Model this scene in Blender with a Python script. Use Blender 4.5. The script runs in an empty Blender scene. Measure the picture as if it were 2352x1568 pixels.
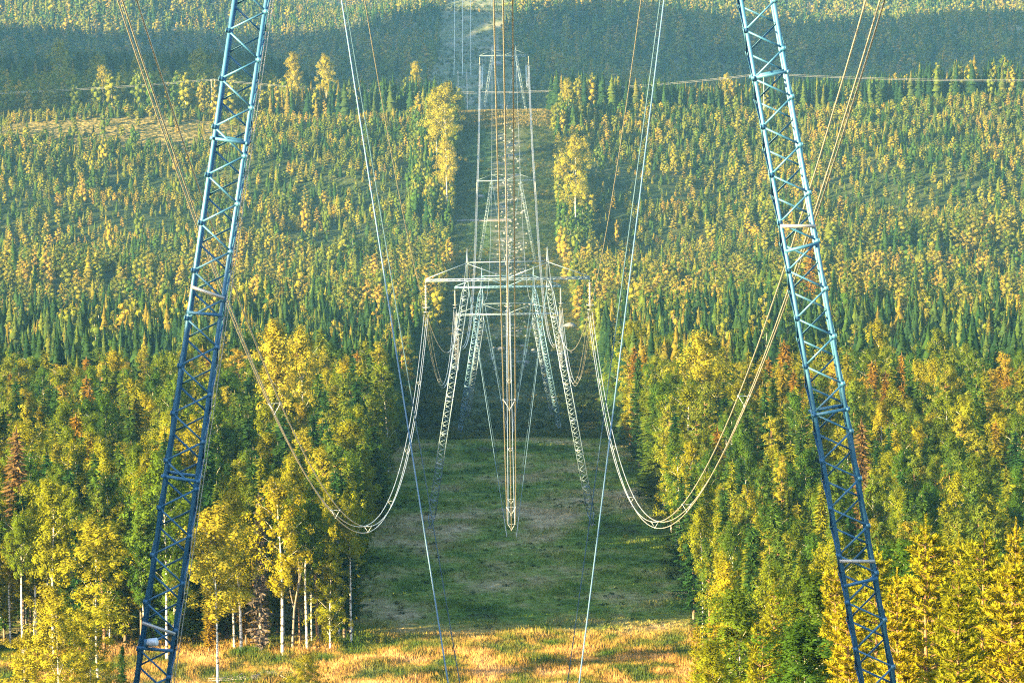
import bpy, math, random
import numpy as np
from mathutils import Vector, Matrix
rng = np.random.default_rng(7)
random.seed(7)
PI = math.pi
C = bpy.context.scene.collection
# ------------------------------------------------------------------ camera
F = 9500.0; W0, H0 = 2352.0, 1568.0          # focal length and frame in photo pixels
PITCH = math.atan(984.0/F); YAW = 8.0/F; ROLL = math.radians(0.9)
fw = np.array([math.sin(YAW)*math.cos(PITCH), math.cos(YAW)*math.cos(PITCH), -math.sin(PITCH)])
r0 = np.array([math.cos(YAW), -math.sin(YAW), 0.0]); u0 = np.cross(r0, fw)
cr = r0*math.cos(ROLL) - u0*math.sin(ROLL); cu = u0*math.cos(ROLL) + r0*math.sin(ROLL)
def P(px, py, D):
    """world point seen at (px,py) whose distance along the line is D"""
    d = fw + cr*(px-W0/2)/F - cu*(py-H0/2)/F
    return d*(D/d[1])
def Zc(py, D): return P(1176 - (py-784)*-0.0157 - 8, py, D)[2]
def project(p):
    p = np.asarray(p, float); z = p@fw
    return W0/2 + F*(p@cr)/z, H0/2 - F*(p@cu)/z
cam = bpy.data.cameras.new("camera"); co = bpy.data.objects.new("camera", cam); C.objects.link(co)
m = Matrix.Identity(4)
for i in range(3):
    m[i][0] = cr[i]; m[i][1] = cu[i]; m[i][2] = -fw[i]
co.matrix_world = m
cam.sensor_width = 36; cam.lens = 36*F/W0; cam.clip_start = 1; cam.clip_end = 30000
bpy.context.scene.camera = co
# ------------------------------------------------------------------ light
SUN_AZ = math.radians(55); SUN_EL = math.radians(13)     # azimuth: from behind the camera towards the left
tosun = Vector((-math.sin(SUN_AZ)*math.cos(SUN_EL), -math.cos(SUN_AZ)*math.cos(SUN_EL), math.sin(SUN_EL)))
sl = bpy.data.lights.new("sun", 'SUN'); sl.energy = 5.0; sl.angle = math.radians(0.5); sl.color = (1.0, 0.73, 0.30)
so = bpy.data.objects.new("sun", sl); C.objects.link(so)
so.rotation_euler = tosun.to_track_quat('Z', 'Y').to_euler(); so.location = (-300, -100, 300)
w = bpy.data.worlds.new("World"); bpy.context.scene.world = w; w.use_nodes = True
nt = w.node_tree; nt.nodes.clear()
sky = nt.nodes.new('ShaderNodeTexSky'); sky.sky_type = 'NISHITA'; sky.sun_disc = False
sky.sun_elevation = SUN_EL; sky.sun_rotation = math.atan2(tosun.x, tosun.y)
bg = nt.nodes.new('ShaderNodeBackground'); bg.inputs[1].default_value = 0.095
wo = nt.nodes.new('ShaderNodeOutputWorld')
nt.links.new(sky.outputs[0], bg.inputs[0]); nt.links.new(bg.outputs[0], wo.inputs[0])
vs = bpy.context.scene.view_settings
vs.view_transform = 'Standard'; vs.look = 'None'; vs.gamma = 1; vs.exposure = 3.0
bpy.context.scene.cycles.use_denoising = False; bpy.context.scene.cycles.filter_width = 1.15; bpy.context.scene.cycles.max_bounces = 6; bpy.context.scene.cycles.volume_bounces = 0
# ------------------------------------------------------------------ mesh helpers
class MB:
    def __init__(s): s.v = []; s.f = []; s.n = 0
    def add(s, v, f):
        v = np.asarray(v, float).reshape(-1, 3); s.v.append(v)
        s.f.append((np.asarray(f, int) + s.n)); s.n += len(v)
    def box(s, p0, p1, w, h, up=(0, 0, 1)):
        p0 = np.array(p0, float); p1 = np.array(p1, float); a = p1-p0; L = np.linalg.norm(a)
        if L < 1e-6: return
        a /= L; up = np.array(up, float); side = np.cross(a, up)
        if np.linalg.norm(side) < 1e-4: side = np.cross(a, [1, 0.01, 0])
        side /= np.linalg.norm(side); u = np.cross(side, a)
        c = [(-1, -1), (1, -1), (1, 1), (-1, 1)]
        v = [p0+side*x*w/2+u*y*h/2 for x, y in c] + [p1+side*x*w/2+u*y*h/2 for x, y in c]
        s.add(v, [(0, 3, 2, 1), (4, 5, 6, 7), (0, 1, 5, 4), (1, 2, 6, 5), (2, 3, 7, 6), (3, 0, 4, 7)])
    def ell(s, p0, p1, w, t, d1, d2):
        """angle profile: two thin flanges along directions d1 and d2 from the corner line"""
        p0 = np.array(p0, float); p1 = np.array(p1, float); d1 = np.array(d1, float); d2 = np.array(d2, float)
        s.box(p0+d1*w/2, p1+d1*w/2, w, t, np.cross(d1, p1-p0))
        s.box(p0+d2*(w/2+t*.6), p1+d2*(w/2+t*.6), w-t, t, np.cross(d2, p1-p0))
    def tube(s, pts, rad, n=6, cap=True):
        pts = np.asarray(pts, float); m_ = len(pts); rad = np.broadcast_to(rad, (m_,))
        tan = np.gradient(pts, axis=0); tan /= np.linalg.norm(tan, axis=1)[:, None]+1e-9
        ref = np.array([1.0, 0, 0]) if abs(tan[0][0]) < .8 else np.array([0, 1.0, 0])
        a = np.cross(tan, ref); a /= np.linalg.norm(a, axis=1)[:, None]; b = np.cross(tan, a)
        th = np.arange(n)*2*PI/n
        v = pts[:, None, :] + rad[:, None, None]*(np.cos(th)[None, :, None]*a[:, None, :] + np.sin(th)[None, :, None]*b[:, None, :])
        i = np.arange(m_-1)[:, None]*n; j = np.arange(n)[None, :]; k = (j+1) % n
        s.add(v.reshape(-1, 3), np.stack([i+j, i+k, i+n+k, i+n+j], -1).reshape(-1, 4))
        if cap:
            q = v.reshape(-1, 3)
            for base in (0, (m_-1)*n):
                cc = q[base:base+n].mean(0)
                vv = np.vstack([q[base:base+n], cc])
                s.add(vv, [(x, (x+1) % n, n, n) for x in range(n)])
    def lathe(s, base, prof, n=12, axis=(0, 0, 1)):
        base = np.array(base, float); ax = Vector(axis).normalized(); q = ax.to_track_quat('Z', 'Y').to_matrix(); q = np.array(q)
        th = np.arange(n)*2*PI/n; v = []
        for r, z in prof: v += [[r*math.cos(t), r*math.sin(t), z] for t in th]
        v = np.array(v)@q.T + base; m_ = len(prof)
        i = np.arange(m_-1)[:, None]*n; j = np.arange(n)[None, :]; k = (j+1) % n
        s.add(v, np.stack([i+j, i+k, i+n+k, i+n+j], -1).reshape(-1, 4))
    def tris(s, a, b, c):
        n = len(a); v = np.stack([a, b, c], 1).reshape(-1, 3)
        i = np.arange(n)*3; s.add(v, np.stack([i, i+1, i+2, i+2], -1))
    def mesh(s, name, smooth=False):
        me = bpy.data.meshes.new(name)
        v = np.concatenate(s.v); f = np.concatenate(s.f)
        tri = f[:, 2] == f[:, 3]
        cnt = np.where(tri, 3, 4); tot = int(cnt.sum())
        mask = np.ones((len(f), 4), bool); mask[tri, 3] = False
        loops = f[mask]
        me.vertices.add(len(v)); me.vertices.foreach_set('co', v.astype(np.float32).ravel())
        me.loops.add(tot); me.loops.foreach_set('vertex_index', loops.astype(np.int32))
        me.polygons.add(len(f)); st = np.concatenate([[0], np.cumsum(cnt)[:-1]])
        me.polygons.foreach_set('loop_start', st.astype(np.int32))
        me.update(calc_edges=True)
        if smooth: me.shade_smooth()
        return me
    def obj(s, name, mat, parent=None, smooth=False, link=True):
        me = s.mesh(name, smooth); me.materials.append(mat)
        o = bpy.data.objects.new(name, me)
        if link: C.objects.link(o)
        if parent: o.parent = parent
        return o
def tag(o, label=None, cat=None, group=None, kind=None):
    if label: o['label'] = label
    if cat: o['category'] = cat
    if group: o['group'] = group
    if kind: o['kind'] = kind
    return o
def empty(name, loc, rz=0):
    o = bpy.data.objects.new(name, None); C.objects.link(o); o.location = [float(a) for a in loc]; o.rotation_euler = (0, 0, rz); o.empty_display_size = .5
    return o
# ------------------------------------------------------------------ materials
def newmat(name):
    mt = bpy.data.materials.new(name); mt.use_nodes = True
    return mt, mt.node_tree.nodes, mt.node_tree.links, mt.node_tree.nodes['Principled BSDF']
def ramp(N, stops, interp='LINEAR'):
    r = N.new('ShaderNodeValToRGB'); r.color_ramp.interpolation = interp
    while len(r.color_ramp.elements) < len(stops): r.color_ramp.elements.new(0.5)
    for e, (p, c) in zip(r.color_ramp.elements, stops): e.position = p; e.color = (*c, 1)
    return r
def noise(N, L, vec, scale, detail=3, rough=.55):
    n = N.new('ShaderNodeTexNoise'); n.inputs['Scale'].default_value = scale; n.inputs['Detail'].default_value = detail
    n.inputs['Roughness'].default_value = rough; L.new(vec, n.inputs['Vector']); return n
def mix(N, L, fac, a, b, typ='MIX'):
    x = N.new('ShaderNodeMix'); x.data_type = 'RGBA'; x.blend_type = typ
    for s_, val in ((x.inputs[0], fac), (x.inputs[6], a), (x.inputs[7], b)):
        if hasattr(val, 'is_output'): L.new(val, s_)
        elif isinstance(val, (int, float)): s_.default_value = val
        else: s_.default_value = (*val, 1)
    return x.outputs[2]
def foliage(name, stops, trans=.3, var=.5, scale=.7):
    mt, N, L, B = newmat(name)
    oi = N.new('ShaderNodeObjectInfo'); geo = N.new('ShaderNodeNewGeometry')
    r = ramp(N, stops); L.new(oi.outputs['Random'], r.inputs[0])
    n1 = noise(N, L, geo.outputs['Position'], scale, 3)
    mr = N.new('ShaderNodeMapRange'); mr.inputs[1].default_value = .3; mr.inputs[2].default_value = .7
    mr.inputs[3].default_value = 1-var; mr.inputs[4].default_value = 1+var*.8; L.new(n1.outputs[0], mr.inputs[0])
    n2 = noise(N, L, geo.outputs['Position'], .022, 3); m2 = N.new('ShaderNodeMapRange'); m2.inputs[1].default_value = .35; m2.inputs[2].default_value = .65
    m2.inputs[3].default_value = -.36; m2.inputs[4].default_value = .30; L.new(n2.outputs[0], m2.inputs[0])
    ad = N.new('ShaderNodeMath'); ad.operation = 'ADD'; ad.use_clamp = True; L.new(oi.outputs['Random'], ad.inputs[0]); L.new(m2.outputs[0], ad.inputs[1]); L.new(ad.outputs[0], r.inputs[0])
    col = mix(N, L, 1.0, r.outputs[0], mr.outputs[0], 'MULTIPLY')
    d = N.new('ShaderNodeBsdfDiffuse'); t = N.new('ShaderNodeBsdfTranslucent'); ms = N.new('ShaderNodeMixShader')
    L.new(col, d.inputs[0]); L.new(col, t.inputs[0]); ms.inputs[0].default_value = trans
    L.new(d.outputs[0], ms.inputs[1]); L.new(t.outputs[0], ms.inputs[2])
    L.new(ms.outputs[0], N['Material Output'].inputs[0]); N.remove(B)
    return mt
M = {}
M['spruce'] = foliage('spruce_needles', [(0, (.020, .060, .018)), (.4, (.055, .105, .016)), (.72, (.155, .170, .012)), (.92, (.16, .145, .012)), (1, (.20, .115, .014))])
M['pine'] = foliage('pine_needles', [(0, (.055, .10, .016)), (.4, (.13, .15, .016)), (.75, (.20, .185, .018)), (1, (.26, .19, .022))])
M['birch'] = foliage('birch_leaves', [(0, (.045, .100, .014)), (.25, (.10, .145, .012)), (.6, (.19, .20, .012)), (1, (.27, .235, .014))], trans=.4)
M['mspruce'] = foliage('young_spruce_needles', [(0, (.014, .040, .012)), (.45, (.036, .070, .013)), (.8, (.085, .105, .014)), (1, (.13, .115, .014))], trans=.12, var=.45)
M['dspruce'] = foliage('dark_spruce_needles', [(0, (.008, .024, .012)), (.6, (.020, .045, .014)), (.9, (.05, .07, .014)), (1, (.11, .09, .014))], trans=.1, var=.4)  # dark spruce colour with the shade of the bands worked into it
M['mpine'] = foliage('stand_pine_needles', [(0, (.035, .065, .012)), (.4, (.095, .108, .015)), (.8, (.165, .145, .020)), (1, (.23, .16, .028))], trans=.12, var=.45)
M['mbirch'] = foliage('stand_birch_leaves', [(0, (.04, .085, .014)), (.45, (.10, .125, .014)), (.8, (.17, .165, .016)), (1, (.23, .17, .02))], trans=.2, var=.45)
M['gold'] = foliage('golden_birch_leaves', [(0, (.22, .215, .016)), (1, (.32, .27, .03))], trans=.35, var=.35)
M['rust'] = foliage('rusty_spruce_needles', [(0, (.13, .085, .035)), (1, (.17, .11, .045))], var=.4)
M['youngpine'] = foliage('young_pine_needles', [(0, (.17, .18, .012)), (.5, (.24, .215, .012)), (1, (.28, .23, .014))], trans=.3, var=.35, scale=1.2)
M['shrub'] = foliage('shrub_leaves', [(0, (.020, .042, .012)), (.5, (.040, .062, .016)), (.85, (.075, .085, .018)), (1, (.13, .11, .02))], var=.6, scale=.25)
M['deadspruce'] = foliage('dead_twigs', [(0, (.09, .08, .075)), (1, (.12, .10, .09))], trans=.1)
def bark(name, c1, c2, sc=(6, 6, 1.2), th=(.45, .6)):
    mt, N, L, B = newmat(name)
    tc = N.new('ShaderNodeTexCoord'); mp = N.new('ShaderNodeMapping'); mp.inputs['Scale'].default_value = sc
    L.new(tc.outputs['Object'], mp.inputs[0]); n = noise(N, L, mp.outputs[0], 1.0, 4)
    r = ramp(N, [(th[0], c1), (th[1], c2)]); L.new(n.outputs[0], r.inputs[0]); L.new(r.outputs[0], B.inputs['Base Color'])
    B.inputs['Roughness'].default_value = .85
    return mt
M['birchbark'] = bark('birch_bark', (.55, .53, .50), (.06, .055, .05), sc=(1.2, 1.2, 3.2), th=(.52, .58))
M['sprucebark'] = bark('spruce_bark', (.10, .075, .055), (.17, .13, .10))
M['pinebark'] = bark('pine_bark', (.24, .12, .06), (.14, .09, .06))
M['greybark'] = bark('dead_bark', (.20, .18, .17), (.11, .10, .09))
def metal(name, c1, c2, metallic=.45, rough=.42, sc=1.5):
    mt, N, L, B = newmat(name)
    tc = N.new('ShaderNodeTexCoord'); n = noise(N, L, tc.outputs['Object'], sc, 5)
    r = ramp(N, [(.3, c1), (.7, c2)]); L.new(n.outputs[0], r.inputs[0]); L.new(r.outputs[0], B.inputs['Base Color'])
    B.inputs['Metallic'].default_value = metallic; B.inputs['Roughness'].default_value = rough
    return mt
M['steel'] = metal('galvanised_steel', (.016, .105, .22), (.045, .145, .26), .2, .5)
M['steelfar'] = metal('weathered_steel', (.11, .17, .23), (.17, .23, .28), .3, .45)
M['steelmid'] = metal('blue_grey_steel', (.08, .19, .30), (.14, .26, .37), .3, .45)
M['wire'] = metal('aluminium_wire', (.33, .33, .33), (.42, .42, .41), .4, .38)
M['guy'] = metal('guy_wire_steel', (.05, .12, .21), (.09, .17, .26), .25, .5)
M['darkwire'] = metal('dark_wire', (.12, .12, .12), (.18, .17, .16), .3, .5)
M['glass'] = metal('insulator_glass', (.30, .27, .22), (.44, .40, .34), .1, .15)
M['drum'] = metal('grey_casing', (.45, .50, .58), (.52, .58, .66), .2, .4)
M['oldwood'] = bark('weathered_pole_wood', (.42, .38, .33), (.30, .27, .24))
def rockmat():
    mt, N, L, B = newmat('grey_rock'); geo = N.new('ShaderNodeNewGeometry')
    n = noise(N, L, geo.outputs['Position'], 1.3, 5); r = ramp(N, [(.35, (.10, .105, .105)), (.65, (.22, .22, .21))])
    L.new(n.outputs[0], r.inputs[0]); L.new(r.outputs[0], B.inputs['Base Color']); B.inputs['Roughness'].default_value = .9
    return mt
M['rock'] = rockmat()
def sstep(N, L, val, a, b, lo=0., hi=1.):
    mr = N.new('ShaderNodeMapRange'); mr.interpolation_type = 'SMOOTHSTEP'
    for k, x in zip((1, 2, 3, 4), (a, b, lo, hi)): mr.inputs[k].default_value = x
    L.new(val, mr.inputs[0]); return mr.outputs[0]
def mul(N, L, a, b):
    x = N.new('ShaderNodeMath'); x.operation = 'MULTIPLY'
    for s_, v in ((x.inputs[0], a), (x.inputs[1], b)):
        if hasattr(v, 'is_output'): L.new(v, s_)
        else: s_.default_value = v
    return x.outputs[0]
def groundcolour(N, L, bright=1.0):
    """meadow / heath / rock colours of the ground by place"""
    geo = N.new('ShaderNodeNewGeometry'); pos = geo.outputs['Position']
    mp = N.new('ShaderNodeMapping'); mp.inputs['Scale'].default_value = (1, .45, 1); L.new(pos, mp.inputs[0])
    sep = N.new('ShaderNodeSeparateXYZ'); L.new(pos, sep.inputs[0]); X, Y = sep.outputs[0], sep.outputs[1]
    n1 = noise(N, L, mp.outputs[0], .075, 7, .68); n2 = noise(N, L, pos, .7, 4, .6); n3 = noise(N, L, mp.outputs[0], .035, 4, .6)
    meadow = ramp(N, [(.34, (.026, .036, .012)), (.42, (.055, .105, .014)), (.485, (.115, .155, .026)), (.545, (.18, .175, .06)), (.64, (.29, .23, .13))])
    L.new(n1.outputs[0], meadow.inputs[0])
    n6 = noise(N, L, mp.outputs[0], .22, 4, .6); straw = ramp(N, [(.38, (.03, .06, .012)), (.47, (.10, .095, .02)), (.54, (.27, .155, .045)), (.66, (.42, .25, .11))]); L.new(n6.outputs[0], straw.inputs[0])
    fs = mul(N, L, sstep(N, L, Y, 415, 385), .9)
    c = mix(N, L, fs, meadow.outputs[0], straw.outputs[0])
    heath = ramp(N, [(.32, (.012, .022, .010)), (.48, (.026, .044, .014)), (.62, (.06, .07, .025)), (.75, (.09, .085, .03))]); L.new(n1.outputs[0], heath.inputs[0])
    c = mix(N, L, sstep(N, L, Y, 655, 700), c, heath.outputs[0])
    # golden grass at the crest of the ridge and the open heath on the left slope
    gold = ramp(N, [(.35, (.045, .06, .02)), (.5, (.12, .10, .03)), (.68, (.26, .19, .06))]); L.new(n2.outputs[0], gold.inputs[0])
    f1 = mul(N, L, sstep(N, L, Y, 1628, 1640), sstep(N, L, Y, 1690, 1672))
    f2 = mul(N, L, mul(N, L, sstep(N, L, X, -80, -105), sstep(N, L, Y, 1590, 1612)), sstep(N, L, Y, 1705, 1690))
    fol = ramp(N, [(.35, (.04, .06, .03)), (.5, (.09, .11, .05)), (.65, (.19, .18, .12))]); L.new(n1.outputs[0], fol.inputs[0])
    c = mix(N, L, sstep(N, L, Y, 2200, 2300), c, fol.outputs[0])
    c = mix(N, L, f1, c, gold.outputs[0]); c = mix(N, L, f2, c, gold.outputs[0])
    fine = sstep(N, L, n2.outputs[0], .3, .7, .62, 1.4)
    return mix(N, L, 1.0, c, fine, 'MULTIPLY'), X, Y, pos
def groundmat():
    mt, N, L, B = newmat('valley_ground')
    c, X, Y, pos = groundcolour(N, L)
    n4 = noise(N, L, pos, .16, 6, .75); n5 = noise(N, L, pos, .045, 4, .6)
    rock = ramp(N, [(.3, (.06, .07, .065)), (.7, (.21, .21, .195))]); L.new(n4.outputs[0], rock.inputs[0])
    strip = mul(N, L, mul(N, L, sstep(N, L, X, -9, -4), sstep(N, L, X, 9, 3)), mul(N, L, sstep(N, L, Y, 1320, 1420), sstep(N, L, Y, 1640, 1610)))
    field = mul(N, L, sstep(N, L, Y, 900, 960), sstep(N, L, Y, 1240, 1150))
    far = mul(N, L, mul(N, L, sstep(N, L, X, -50, -35), sstep(N, L, X, 12, 0)), sstep(N, L, Y, 2200, 2300))
    a1 = mul(N, L, strip, sstep(N, L, n4.outputs[0], .46, .58, 0., .6))
    a2 = mul(N, L, field, sstep(N, L, n4.outputs[0], .52, .62, 0., .9))
    a3 = mul(N, L, far, sstep(N, L, n5.outputs[0], .5, .62, 0., .4))
    for a in (a1, a2, a3): c = mix(N, L, a, c, rock.outputs[0])
    gs = mul(N, L, mul(N, L, sstep(N, L, X, -16, -12), sstep(N, L, X, -4, -7)), mul(N, L, sstep(N, L, Y, 1330, 1380), sstep(N, L, Y, 1650, 1600)))
    c = mix(N, L, mul(N, L, gs, .8), c, (.055, .095, .022))
    B.inputs['Roughness'].default_value = 1.0; B.inputs['Specular IOR Level'].default_value = .05
    L.new(c, B.inputs['Base Color'])
    bp = N.new('ShaderNodeBump'); bp.inputs['Strength'].default_value = .8; bp.inputs['Distance'].default_value = .6
    nb = noise(N, L, pos, .9, 5, .7); L.new(nb.outputs[0], bp.inputs['Height']); L.new(bp.outputs[0], B.inputs['Normal'])
    return mt
M['ground'] = groundmat()
def grassmat():
    mt, N, L, B = newmat('grass_blades')
    c, X, Y, pos = groundcolour(N, L)
    hs = N.new('ShaderNodeHueSaturation'); hs.inputs['Value'].default_value = 1.3; L.new(c, hs.inputs['Color'])
    d = N.new('ShaderNodeBsdfDiffuse'); t = N.new('ShaderNodeBsdfTranslucent'); ms = N.new('ShaderNodeMixShader'); ms.inputs[0].default_value = .35
    L.new(hs.outputs[0], d.inputs[0]); L.new(hs.outputs[0], t.inputs[0]); L.new(d.outputs[0], ms.inputs[1]); L.new(t.outputs[0], ms.inputs[2])
    L.new(ms.outputs[0], N['Material Output'].inputs[0]); N.remove(B); return mt
M['grass'] = grassmat()
# ------------------------------------------------------------------ terrain
prof = [(-400, 8), (0, -8), (60, -18), (100, -24.7), (150, -35), (200, -45.5), (250, -54), (300, -61)]
for D, y in [(360, 1568), (400, 1450), (450, 1320), (500, 1208), (560, 1123), (620, 1045), (655, 1012), (700, 1006), (775, 998), (800, 948), (860, 905), (930, 850),
             (1000, 807), (1100, 757), (1200, 708), (1300, 658), (1408, 603), (1450, 558), (1500, 492), (1550, 420), (1600, 343), (1640, 282), (1665, 254)]:
    prof.append((D, Zc(y, D)))
prof += [(1690, -80.5), (1720, -86), (1800, -92), (1890, -96), (2050, -118), (2250, -145), (2400, -134), (2550, Zc(245, 2550))]
for D, y in [(2900, 140), (3400, 23), (3650, -10), (4000, -60), (4600, -170), (5200, -230)]: prof.append((D, Zc(y, D)))
prof += [(6500, 60), (9000, 90)]
pD = np.array([p[0] for p in prof], float); pZ = np.array([p[1] for p in prof], float)
lraise = np.array([(1500, 0), (1580, 1.0), (1640, 0), (1700, Zc(252, 1700)), (1800, Zc(232, 1800)), (1950, Zc(190, 1950)), (2050, Zc(196, 2050)), (2300, -120), (2450, -130)], float)
def ss(x, a, b):
    t = np.clip((x-a)/(b-a), 0, 1); return t*t*(3-2*t)
def ground(x, y):
    x = np.asarray(x, float); y = np.asarray(y, float)
    z = (np.interp(y-6, pD, pZ)+np.interp(y, pD, pZ)*2+np.interp(y+6, pD, pZ))/4
    # left shoulder of the ridge stands higher behind the crest
    wl = ss(-x, 55, 125)*ss(y, 1650, 1700)*(1-ss(y, 2150, 2400))
    zl = np.interp(y, lraise[3:, 0], lraise[3:, 1]); z = z*(1-wl) + np.maximum(z, zl)*wl
    amp = .15 + .9*ss(np.abs(x), 20, 70)*ss(y, 420, 700)*(1-ss(y, 1580, 1640)*(1-ss(y, 1700, 1800)))
    amp = amp+1.8*ss(np.abs(x), 26, 70)*ss(y, 820, 950)*(1-ss(y, 1560, 1640))
    z = z-4*ss(np.abs(x), 20, 50)*ss(y, 640, 720)*(1-ss(y, 760, 860)) + 2.2*ss(np.abs(x), 24, 60)*np.sin(y*.075+x*.03+2*np.sin(x*.02))*ss(y, 900, 1000)*(1-ss(y, 1540, 1600))
    amp = amp*(1-ss(y, 1640, 1660)*(1-ss(y, 1670, 1700))) 
    z = z + ss(y, 2500, 2800)*(17*np.sin(x*.011+y*.004+1)*np.sin(y*.0065-x*.004)+6*np.sin(x*.03+y*.01)*np.sin(y*.017))
    z = z + 3.0*ss(np.abs(x), 24, 70)*ss(y, 1640, 1660)*(1-ss(y, 1720, 1800))*np.sin(x*.035+.8)
    z = z + 4.5*ss(np.abs(x), 28, 90)*ss(y, 900, 1050)*(1-ss(y, 1540, 1620))*np.sin(x*.021+y*.006)*np.sin(y*.024+x*.008+1)
    z = z + amp*(np.sin(x*.045+y*.013)*np.sin(y*.021-x*.01+1.3)+.5*np.sin(x*.11+2)*np.sin(y*.07))
    z = z + .12*np.sin(x*.6+y*.11)*np.sin(y*.35-x*.2)*(1-ss(y, 700, 900))
    # valley flanks far outside the view, and an unseen hill added to shade the far slope
    z = z + 45*ss(np.abs(x), 480, 1500)*(1-ss(y, 2300, 3200)) + 25*ss(np.abs(x-50), 500, 1600)
    hc = np.clip(480-.388*(y-1960)+34*np.sin(y*.021)+20*np.sin(y*.047+1), 0, 480)*ss(y, 1090, 1210)
    return z + hc*np.exp(-((x+1100)/250)**2)
xs = np.unique(np.concatenate([np.arange(-60, 60.1, 3), np.arange(-480, 481, 15), np.linspace(-4500, 4500, 76)]))
ys = np.unique(np.concatenate([np.arange(-400, 300, 20), np.arange(300, 720, 4), np.arange(720, 1760, 8), np.arange(1760, 4200, 35), np.linspace(4200, 9000, 30)]))
gx, gy = np.meshgrid(xs, ys); gz = ground(gx, gy)
b = MB(); nx, ny = len(xs), len(ys)
i = np.arange(ny-1)[:, None]*nx; j = np.arange(nx-1)[None, :]
b.add(np.stack([gx, gy, gz], -1).reshape(-1, 3), np.stack([i+j, i+j+1, i+nx+j+1, i+nx+j], -1).reshape(-1, 4))
g = b.obj('ground', M['ground'], smooth=True); tag(g, kind='structure')
# forest track crossing the corridor
b = MB(); tx = np.linspace(-19.5, 1, 14)
for k in range(13):
    v = []
    for xx in (tx[k], tx[k+1]):
        for yy in (1490.5, 1488.0): v.append((xx, yy+.4*math.sin(xx*.3), float(ground(xx, yy))+.3))
    b.add([v[0], v[2], v[3], v[1]], [(0, 1, 2, 3)])
    b.add([v[1], v[3], np.array(v[3])-[0, .1, .7], np.array(v[1])-[0, .1, .7]], [(0, 1, 2, 3)])
mt, N, L, B = newmat('gravel_track'); tc = N.new('ShaderNodeNewGeometry'); n = noise(N, L, tc.outputs['Position'], .8, 4)
r = ramp(N, [(.3, (.10, .095, .095)), (.7, (.16, .15, .145))]); L.new(n.outputs[0], r.inputs[0]); L.new(r.outputs[0], B.inputs['Base Color']); B.inputs['Roughness'].default_value = 1
tag(b.obj('gravel_track', mt), kind='structure')
# haze
b = MB(); x0, x1, y0, y1, z0, z1 = -4600, 4600, -450, 9100, float(gz.min())-1, float(gz.max())+30
v = [(x, y, z) for z in (z0, z1) for x, y in ((x0, y0), (x1, y0), (x1, y1), (x0, y1))]
b.add(v, [(0, 3, 2, 1), (4, 5, 6, 7), (0, 1, 5, 4), (1, 2, 6, 5), (2, 3, 7, 6), (3, 0, 4, 7)])
mt = bpy.data.materials.new('haze_air'); mt.use_nodes = True; N = mt.node_tree.nodes; N.clear()
pv = N.new('ShaderNodeVolumePrincipled'); out = N.new('ShaderNodeOutputMaterial'); mt.node_tree.links.new(pv.outputs[0], out.inputs[1])
pv.inputs['Color'].default_value = (.20, .55, .98, 1); pv.inputs['Density'].default_value = 4.8e-5; pv.inputs['Anisotropy'].default_value = .0
hz = b.obj('haze', mt); tag(hz, kind='stuff'); HAZE = hz
# ------------------------------------------------------------------ trees
def rv(n):
    v = rng.normal(size=(n, 3)); return v/np.linalg.norm(v, axis=1)[:, None]
def leaves(mb, c, size, stretch=(1, 1, 1), ratio=.55, cen=None, ax=None):
    """leaf-sized triangles; leaves lie in the skin of their clump and of the crown"""
    n = len(c); nr = rv(n)*.55
    if cen is not None:
        lo = c-cen; lo /= np.linalg.norm(lo, axis=1)[:, None]+1e-9; nr += lo*.75
    if ax is not None:
        go = (c-ax)*[1, 1, .25]; go /= np.linalg.norm(go, axis=1)[:, None]+1e-9; nr += go*.9+[0, 0, .3]
    nr /= np.linalg.norm(nr, axis=1)[:, None]+1e-9
    a = rv(n)*np.array(stretch); a -= nr*np.sum(a*nr, 1)[:, None]; a /= np.linalg.norm(a, axis=1)[:, None]+1e-9
    bb = np.cross(a, nr); bb /= np.linalg.norm(bb, axis=1)[:, None]+1e-9
    s = np.asarray(size)*rng.uniform(.7, 1.3, n); s = s[:, None]
    mb.tris(c-a*s, c+a*s*.6+bb*s*ratio, c+a*s*.6-bb*s*ratio)
def trunkline(H, bend, n=9):
    t = np.linspace(0, 1, n); ph = rng.uniform(0, 2*PI); a = rng.normal(0, bend, 2)
    return np.stack([a[0]*t*t+.5*bend*np.sin(t*5+ph)*t, a[1]*t*t+.5*bend*np.cos(t*4+ph)*t, t*H], -1)
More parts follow.
